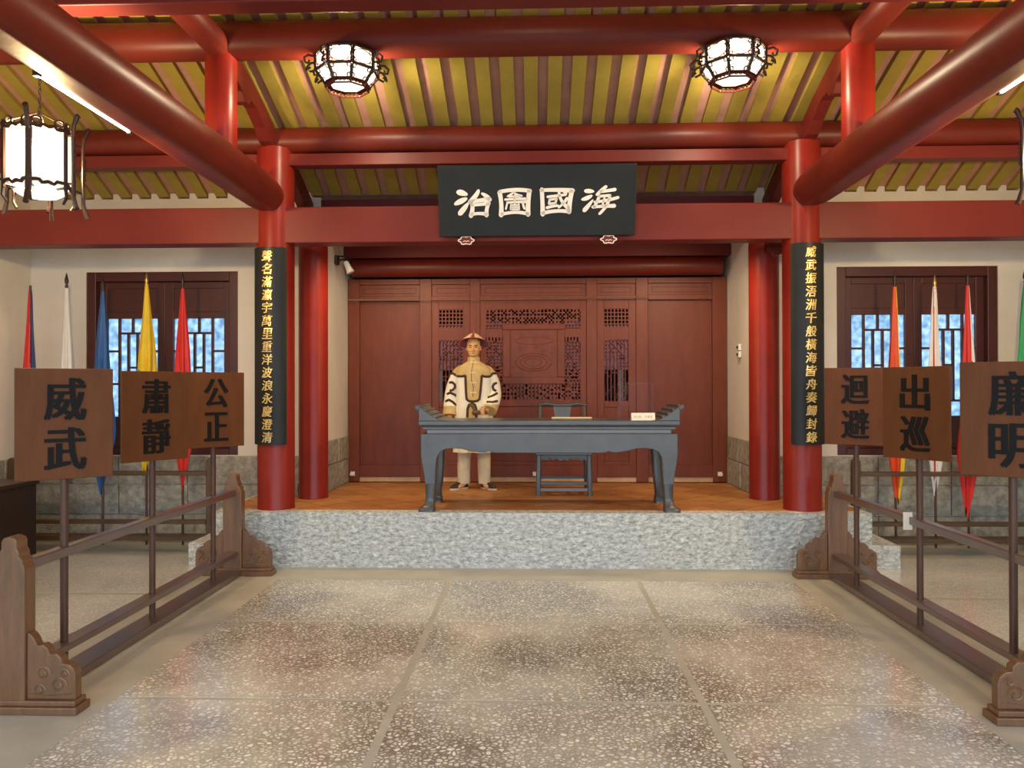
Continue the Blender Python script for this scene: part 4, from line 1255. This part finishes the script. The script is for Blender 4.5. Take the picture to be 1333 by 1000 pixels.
# ------------------------------------------------------------------ flag stands and flags
def flag_stand(x0, x1, side):
    t = thing('flag_stand', 'low brown wooden flag stand with rounded posts under the %s window' % side, 'stand', ((x0 + x1) / 2, 7.62, 0))
    h = (x1 - x0) / 2
    for s in (-1, 1):
        MB().prism([(s * h - 0.04, 0.05), (s * h + 0.04, 0.05), (s * h + 0.04, 0.88)] + [(s * h + 0.04 * math.cos(R(a)), 0.90 + 0.05 * math.sin(R(a))) for a in range(20, 180, 20)] + [(s * h - 0.04, 0.88)], 'y', -0.03, 0.03).build('post', FLAGWOOD, t, bevel=0.005)
        MB().box(s * h - 0.05, s * h + 0.05, -0.22, 0.24, 0, 0.06).build('foot', FLAGWOOD, t, bevel=0.005)
    for z0, z1, w in ((0.775, 0.815, 0.045), (0.29, 0.325, 0.05), (0.13, 0.175, 0.08)):
        MB().box(-h + 0.03, h - 0.03, -w, w, z0, z1).build('rail', FLAGWOOD, t, bevel=0.004)
    return t


flag_stand(-5.30, -3.27, 'left')
flag_stand(3.12, 5.28, 'right')


def flag(x, ztop, zbot, wid, m1, m2, label, finial=None, split=(0, 0), pole_top=None, seed=1, y=7.74, tip=0.0, lean=0.0):
    t = thing('flag', label, 'flag', (x, y, 0), 0, 'drooping flags on the flag stands')
    pt = pole_top or ztop + 0.05
    rnd = random.Random(seed)
    MB().lathe([(0.012, 0.05), (0.012, pt)], 10).build('pole', POLEWOOD, t, True)
    if finial:
        mats = {'dark': LANTWOOD, 'brass': BRASS}[finial]
        MB().lathe([(0.012, pt - 0.02), (0.016, pt), (0.010, pt + 0.02), (0.020, pt + 0.045), (0.018, pt + 0.07), (0.004, pt + 0.13), (0.001, pt + 0.14)], 10).build('finial', mats, t, True)
    n = 40
    rings = []
    ph = [rnd.uniform(0, 6.28) for _ in range(4)]
    steps = 30
    for i in range(steps + 1):
        u = i / steps
        z = ztop - (ztop - zbot) * u
        rr = 0.016 + (wid * 0.58 - 0.016) * min(1, u * 1.35) ** 0.8
        if u > 0.72: rr *= 1 - 0.85 * ((u - 0.72) / 0.28) ** 1.3
        ring = []
        for j in range(n):
            a = 2 * math.pi * j / n
            f = 1 + min(1, u * 2.2) * (0.27 * math.sin(5 * a + ph[0] + u * 1.5) + 0.12 * math.sin(9 * a + ph[1] - u * 2)) + 0.06 * math.sin(14 * u + ph[2])
            ring.append((rr * f * math.cos(a) + lean * u + 0.02 * math.sin(3 * u + ph[3]) * u, rr * f * 0.75 * math.sin(a), z - (0.06 * math.sin(2 * a + ph[2]) * u ** 3)))
        rings.append(ring)
    m = MB(); m.loft(rings)
    for k, f in enumerate(m.bm.faces):
        c = f.calc_center_median()
        a = math.degrees(math.atan2(c.y, c.x - lean * (ztop - c.z) / (ztop - zbot))) % 360
        tw = (ztop - c.z) * 20
        f.material_index = 1 if split[0] <= a - tw <= split[1] else 0
    fo = m.build('cloth', [m1, m2], t, True, ang=70)
    return t, fo


flag(-5.20, 2.66, 0.62, 0.13, FRED, FNAVY, 'red and navy flag drooping, leftmost below the left window wall', split=(285, 360), seed=3)
flag(-4.82, 2.68, 0.70, 0.10, FWHITE, FWHITE, 'white flag drooping, left of the left window', 'dark', pole_top=2.70, seed=4)
flag(-4.44, 2.65, 0.62, 0.17, FBLUE, FBLUE, 'blue flag drooping before the left window', 'dark', pole_top=2.66, seed=5, lean=-0.03)
_, fy = flag(-3.985, 2.72, 0.80, 0.18, FYELLOW, FTEAL, 'yellow flag drooping before the left window', 'brass', pole_top=2.70, seed=6)
MB().sphere((-0.055, -0.058, 1.80), 0.04, (0.7, 0.35, 1.1), 10).build('emblem', FTEAL, fy, True)
flag(-3.61, 2.67, 0.66, 0.17, FRED, FRED, 'plain red flag drooping before the left window, beside the left couplet board', 'dark', pole_top=2.70, seed=7)
flag(3.56, 2.64, 0.52, 0.13, FORANGE, FYELLOW, 'orange-red and yellow flag drooping before the right window', 'dark', pole_top=2.66, split=(290, 345), seed=8)
flag(3.95, 2.64, 0.62, 0.13, FWHITE, FRED, 'white flag with a red edge drooping before the right window', 'brass', pole_top=2.62, split=(215, 235), seed=9, lean=-0.02)
flag(4.27, 2.65, 0.40, 0.14, FRED, FWHITE, 'red and white flag drooping before the right window', 'dark', pole_top=2.66, split=(300, 350), seed=10)
flag(4.83, 2.66, 0.62, 0.20, FGREEN, FGREEN, 'green flag drooping right of the right window', 'dark', pole_top=2.68, seed=11, lean=0.03)

# ------------------------------------------------------------------ dark cabinet by the left wall
cb_ = thing('dark_cabinet', 'dark brown wooden low cabinet against the left wall', 'cabinet', (-5.03, 6.62, 0))
MB().box(-0.37, 0.36, -0.40, 0.42, 0.06, 0.76).build('body', DARKBOX, cb_, bevel=0.005)
MB().box(-0.38, 0.385, -0.43, 0.43, 0.76, 0.80).build('top_board', DARKBOX, cb_, bevel=0.006)
MB().box(-0.34, 0.33, -0.37, 0.39, 0, 0.06).build('base', DARKBOX, cb_)
for s in (-1, 1):
    dr = MB().box(s * 0.175 - 0.16, s * 0.175 + 0.16, -0.412, -0.40, 0.10, 0.72).build('door', DARKBOX, cb_, bevel=0.003)
    MB().lathe([(0.012, 0), (0.014, 0.02), (0.008, 0.024)], 10).xf(Matrix.Translation((s * 0.04, -0.412, 0.42)) @ Matrix.Rotation(R(90), 4, 'X')).build('knob', BRASS, dr, True)

# ------------------------------------------------------------------ lanterns
def scroll(m, cx, cy, ang, z, sgn, sc=1.0):
    """openwork scroll ear in the vertical plane through direction ang"""
    dx, dy = math.cos(ang), math.sin(ang)
    P = lambda u, v: (cx + dx * u * sc, cy + dy * u * sc, z + v * sc)
    m.tube([P(0.0, 0.05), P(0.05, 0.055), P(0.082, 0.03), P(0.075, -0.005), P(0.05, -0.01), P(0.045, 0.015)], 0.009, 6)
    m.tube([P(0.0, -0.06), P(0.04, -0.075), P(0.055, -0.055), P(0.035, -0.04)], 0.009, 6)
    m.tube([P(0.0, 0.0), P(0.03, -0.005), P(0.06, -0.04), P(0.065, -0.07)], 0.009, 6)


def ceiling_lantern():
    t = thing('ceiling_lantern', 'lit octagonal dark-framed ceiling lantern left of the plaque', 'lantern', (-1.495, 6.05, 4.28), 0, 'octagonal ceiling lanterns')
    n = 8
    rot = math.pi / 8
    R1, R2, z1, z2, z3, z4 = 0.245, 0.172, 0.0, -0.135, -0.225, -0.262
    V = lambda r, k, z: (r * math.cos(rot + 2 * math.pi * k / n), r * math.sin(rot + 2 * math.pi * k / n), z)
    MB().lathe([(R1 - 0.012, z1 - 0.005), (R1 - 0.012, z2), (R2 - 0.01, z3)], n, rot=rot, caps=False).build('glow_panel', GLOWC, t)
    MB().lathe([(R2 - 0.03, z3 - 0.004), (R2 - 0.03, z3 + 0.004)], n, rot=rot).build('bottom_glow', GLOWC, t)
    fr = MB()
    for k in range(n):
        fr.tube([V(R1, k, z1), V(R1, k, z2), V(R2, k, z3)], 0.015, 6)
        for r_, z in ((R1, z1), (R1, z2)):
            fr.tube([V(r_, k, z), V(r_, k + 1, z)], 0.012, 6)
    fr.build('frame', LANTWOOD, t, True)
    MB().lathe([(R1 * 1.0, 0.0), (R1 * 1.0, 0.012), (0.12, 0.014), (0.12, 0.002)], n, rot=rot).build('top_plate', LANTWOOD, t)
    ring = MB()
    ring.lathe([(R2 + 0.012, z3 + 0.004), (R2 + 0.012, z3 - 0.004), (R2 - 0.038, z3 - 0.006), (R2 - 0.038, z3 + 0.004)], n, rot=rot, caps=False)
    for k in range(n):
        ring.tube([V(R2, k, z3), V(R2 * 0.98, k, z4)], 0.008, 6)
        ring.tube([V(R2 * 0.98, k, z4), V(R2 * 0.98, k + 1, z4)], 0.007, 6)
        for q in range(4):
            f = (q + 0.5) / 4
            p = Vector(V(R2, k, z3)).lerp(Vector(V(R2, k + 1, z3)), f)
            ring.tube([(p.x + 0.010 * math.cos(a), p.y + 0.010 * math.sin(a), (z3 + z4) / 2 + 0.011 * math.sin(a * 1.0)) for a in [2 * math.pi * i / 7 for i in range(8)]], 0.0035, 4)
    ring.build('bottom_ring', mat('ring_wood', (0.09, 0.016, 0.01), 0.4), t, True)
    tr = MB()     # fretwork over the glow: oval with curls in each facet
    for k in range(n):
        a, b, c, d_ = (Vector(V(R1 + 0.001, k, z1)), Vector(V(R1 + 0.001, k + 1, z1)), Vector(V(R1 + 0.001, k, z2)), Vector(V(R1 + 0.001, k + 1, z2)))
        F = lambda u, v: a.lerp(b, u).lerp(c.lerp(d_, u), v)
        tr.tube([F(0.5 + 0.42 * math.cos(x), 0.5 + 0.40 * math.sin(x)) for x in [2 * math.pi * i / 20 for i in range(21)]], 0.0034, 4)
        e1, e2 = Vector(V(R2 + 0.001, k, z3)), Vector(V(R2 + 0.001, k + 1, z3))
        G = lambda u, v: c.lerp(d_, u).lerp(e1.lerp(e2, u), v)
        for u in (0.12, 0.88):
            for v in (0.17, 0.83):
                tr.tube([F(u + 0.06 * math.cos(x), v + 0.10 * math.sin(x)) for x in [2 * math.pi * i / 8 for i in range(9)]], 0.0042, 4)
                tr.tube([G(u + 0.09 * math.cos(x), v + 0.15 * math.sin(x)) for x in [2 * math.pi * i / 8 for i in range(9)]], 0.0055, 4)
    tr.build('fretwork', LANTWOOD, t, True)
    ears = MB()
    scroll(ears, R1 + 0.005, 0, 0, -0.085, 1)
    ear = ears.build('scroll_ear', LANTWOOD, t, True)
    for k in range(n):
        o = ear if k == 0 else ear.copy()
        if k: COL.objects.link(o)
        o.rotation_euler = (0, 0, rot + 2 * math.pi * k / n)
    for z in (-0.10,):
        b = lamp('bulb', 'POINT', (0, 0, z), CEILING_BULB, (1.0, 0.86, 0.64), 0.06)
        b.parent = t
    return t


cl = ceiling_lantern()
c2 = copy_tree(cl)
c2.location = (1.545, 6.05, 4.28)
c2['label'] = 'lit octagonal dark-framed ceiling lantern right of the plaque'


def hanging_lantern():
    t = thing('hanging_lantern', 'lit hexagonal white lantern with dark scrolled posts hanging at the left edge', 'lantern', (-3.27, 4.96, 2.96), 0, 'hexagonal hanging lanterns')
    n, rot, RR = 6, R(-11.6), 0.205
    V = lambda r, k, z: (r * math.cos(rot + 2 * math.pi * k / n), r * math.sin(rot + 2 * math.pi * k / n), z)
    MB().lathe([(RR - 0.012, 0.02), (RR - 0.012, 0.375)], n, rot=rot, caps=False).build('glow_panel', GLOWW, t)
    MB().lathe([(0.13, 0.0), (0.15, -0.02), (0.11, -0.045), (0.03, -0.05)], 18).build('bottom_glow', GLOWW, t, True)
    rails, low = MB(), MB()
    for k in range(n):
        for z, amp, rl in ((0.372, 1, rails), (0.02, -1, low)):
            a, b = Vector(V(RR, k, z)), Vector(V(RR, k + 1, z))
            rl.tube([a.lerp(b, i / 12) + Vector((0, 0, amp * 0.012 * abs(math.sin(i / 12 * 2 * math.pi)) * (1 if 3 < i < 9 else -0.6))) for i in range(13)], 0.013, 6)
        a, b = Vector(V(RR, k, 0.385)), Vector(V(RR, k + 1, 0.385))
        for f in (0.18, 0.82):
            p = a.lerp(b, f)
            d_ = (b - a).normalized()
            rails.tube([p + d_ * 0.028 * math.cos(x) + Vector((0, 0, 0.022 + 0.022 * math.sin(x))) for x in [2 * math.pi * i / 9 for i in range(10)]], 0.008, 5)
        low.tube([V(RR, k, 0.0), V(0.02, k, -0.02)], 0.008, 5)
    rails.build('top_rail', LANTWOOD, t, True)
    low.build('bottom_rail', LANTWOOD, t, True)
    for k in range(n):
        p = MB()
        p.tube([V(RR, k, -0.02), V(RR, k, 0.41)], 0.014, 6)
        # outer ear post: S-curved bar standing off the corner
        p.tube([V(RR + 0.085, k, -0.145), V(RR + 0.075, k, -0.125), V(RR + 0.058, k, -0.06), V(RR + 0.055, k, 0.10), V(RR + 0.055, k, 0.32), V(RR + 0.062, k, 0.40), V(RR + 0.085, k, 0.455), V(RR + 0.098, k, 0.462)], [0.018, 0.016, 0.013, 0.011, 0.011, 0.013, 0.017, 0.018], 7)
        p.tube([V(RR, k, 0.34), V(RR + 0.055, k, 0.34)], 0.008, 6).tube([V(RR, k, 0.03), V(RR + 0.055, k, 0.02)], 0.008, 6)
        for q in range(5):
            p.tube([V(RR + 0.062 + 0.012 * math.sin(x), k, 0.12 + q * 0.032 + 0.014 * math.cos(x)) for x in [math.pi * i / 5 for i in range(6)]], 0.004, 5)
        p.tube([V(RR, k, -0.01), V(RR + 0.006, k, -0.07), V(RR - 0.02, k, -0.11)], [0.012, 0.011, 0.009], 6)
        p.build('ear_post', LANTWOOD, t, True)
    m = MB().tube([(0, 0, 0.40), (0, 0, 0.52)], 0.012, 8)
    for k in range(3):
        m.tube([V(RR, 2 * k, 0.40), V(0.02, 2 * k, 0.50)], 0.006, 5)
    m.build('top_hanger', LANTWOOD, t, True)
    c = MB()
    z, i = 0.50, 0
    while z < 1.75:
        pts = []
        for a in [2 * math.pi * j / 8 for j in range(9)]:
            u, v = 0.008 * math.cos(a), 0.019 * math.sin(a)
            pts.append((u, 0, z + v) if i % 2 else (0, u, z + v))
        c.tube(pts, 0.0028, 4)
        z += 0.030; i += 1
    c.build('chain', LANTWOOD, t, True)
    b = lamp('bulb', 'POINT', (0, 0, 0.2), HANGING_BULB, (1.0, 0.72, 0.38), 0.06)
    b.parent = t
    return t


hl = hanging_lantern()
h2 = copy_tree(hl)
h2.location = (3.37, 4.96, 2.96)
h2['label'] = 'hexagonal lantern whose scrolled post just shows at the right edge'

for s, w, ya, yb in ((-1, 'left', 4.02, 4.92), (1, 'right', 3.55, 4.45)):
    t = thing('tube_light', 'thin white fluorescent tube under the %s big beam' % w, 'tube light', (s * 2.655, (ya + yb) / 2, 3.325), 0, 'fluorescent tubes')
    hl_ = (yb - ya) / 2
    MB().tube([(0, -hl_, 0), (0, hl_, 0)], 0.010, 10).build('tube', TUBE, t, True)
    for q in (-hl_ - 0.03, hl_):
        MB().box(-0.016, 0.016, q, q + 0.03, -0.014, 0.02).build('end_cap', LANTWOOD, t)

bpy.data.objects.remove(_txt_o)
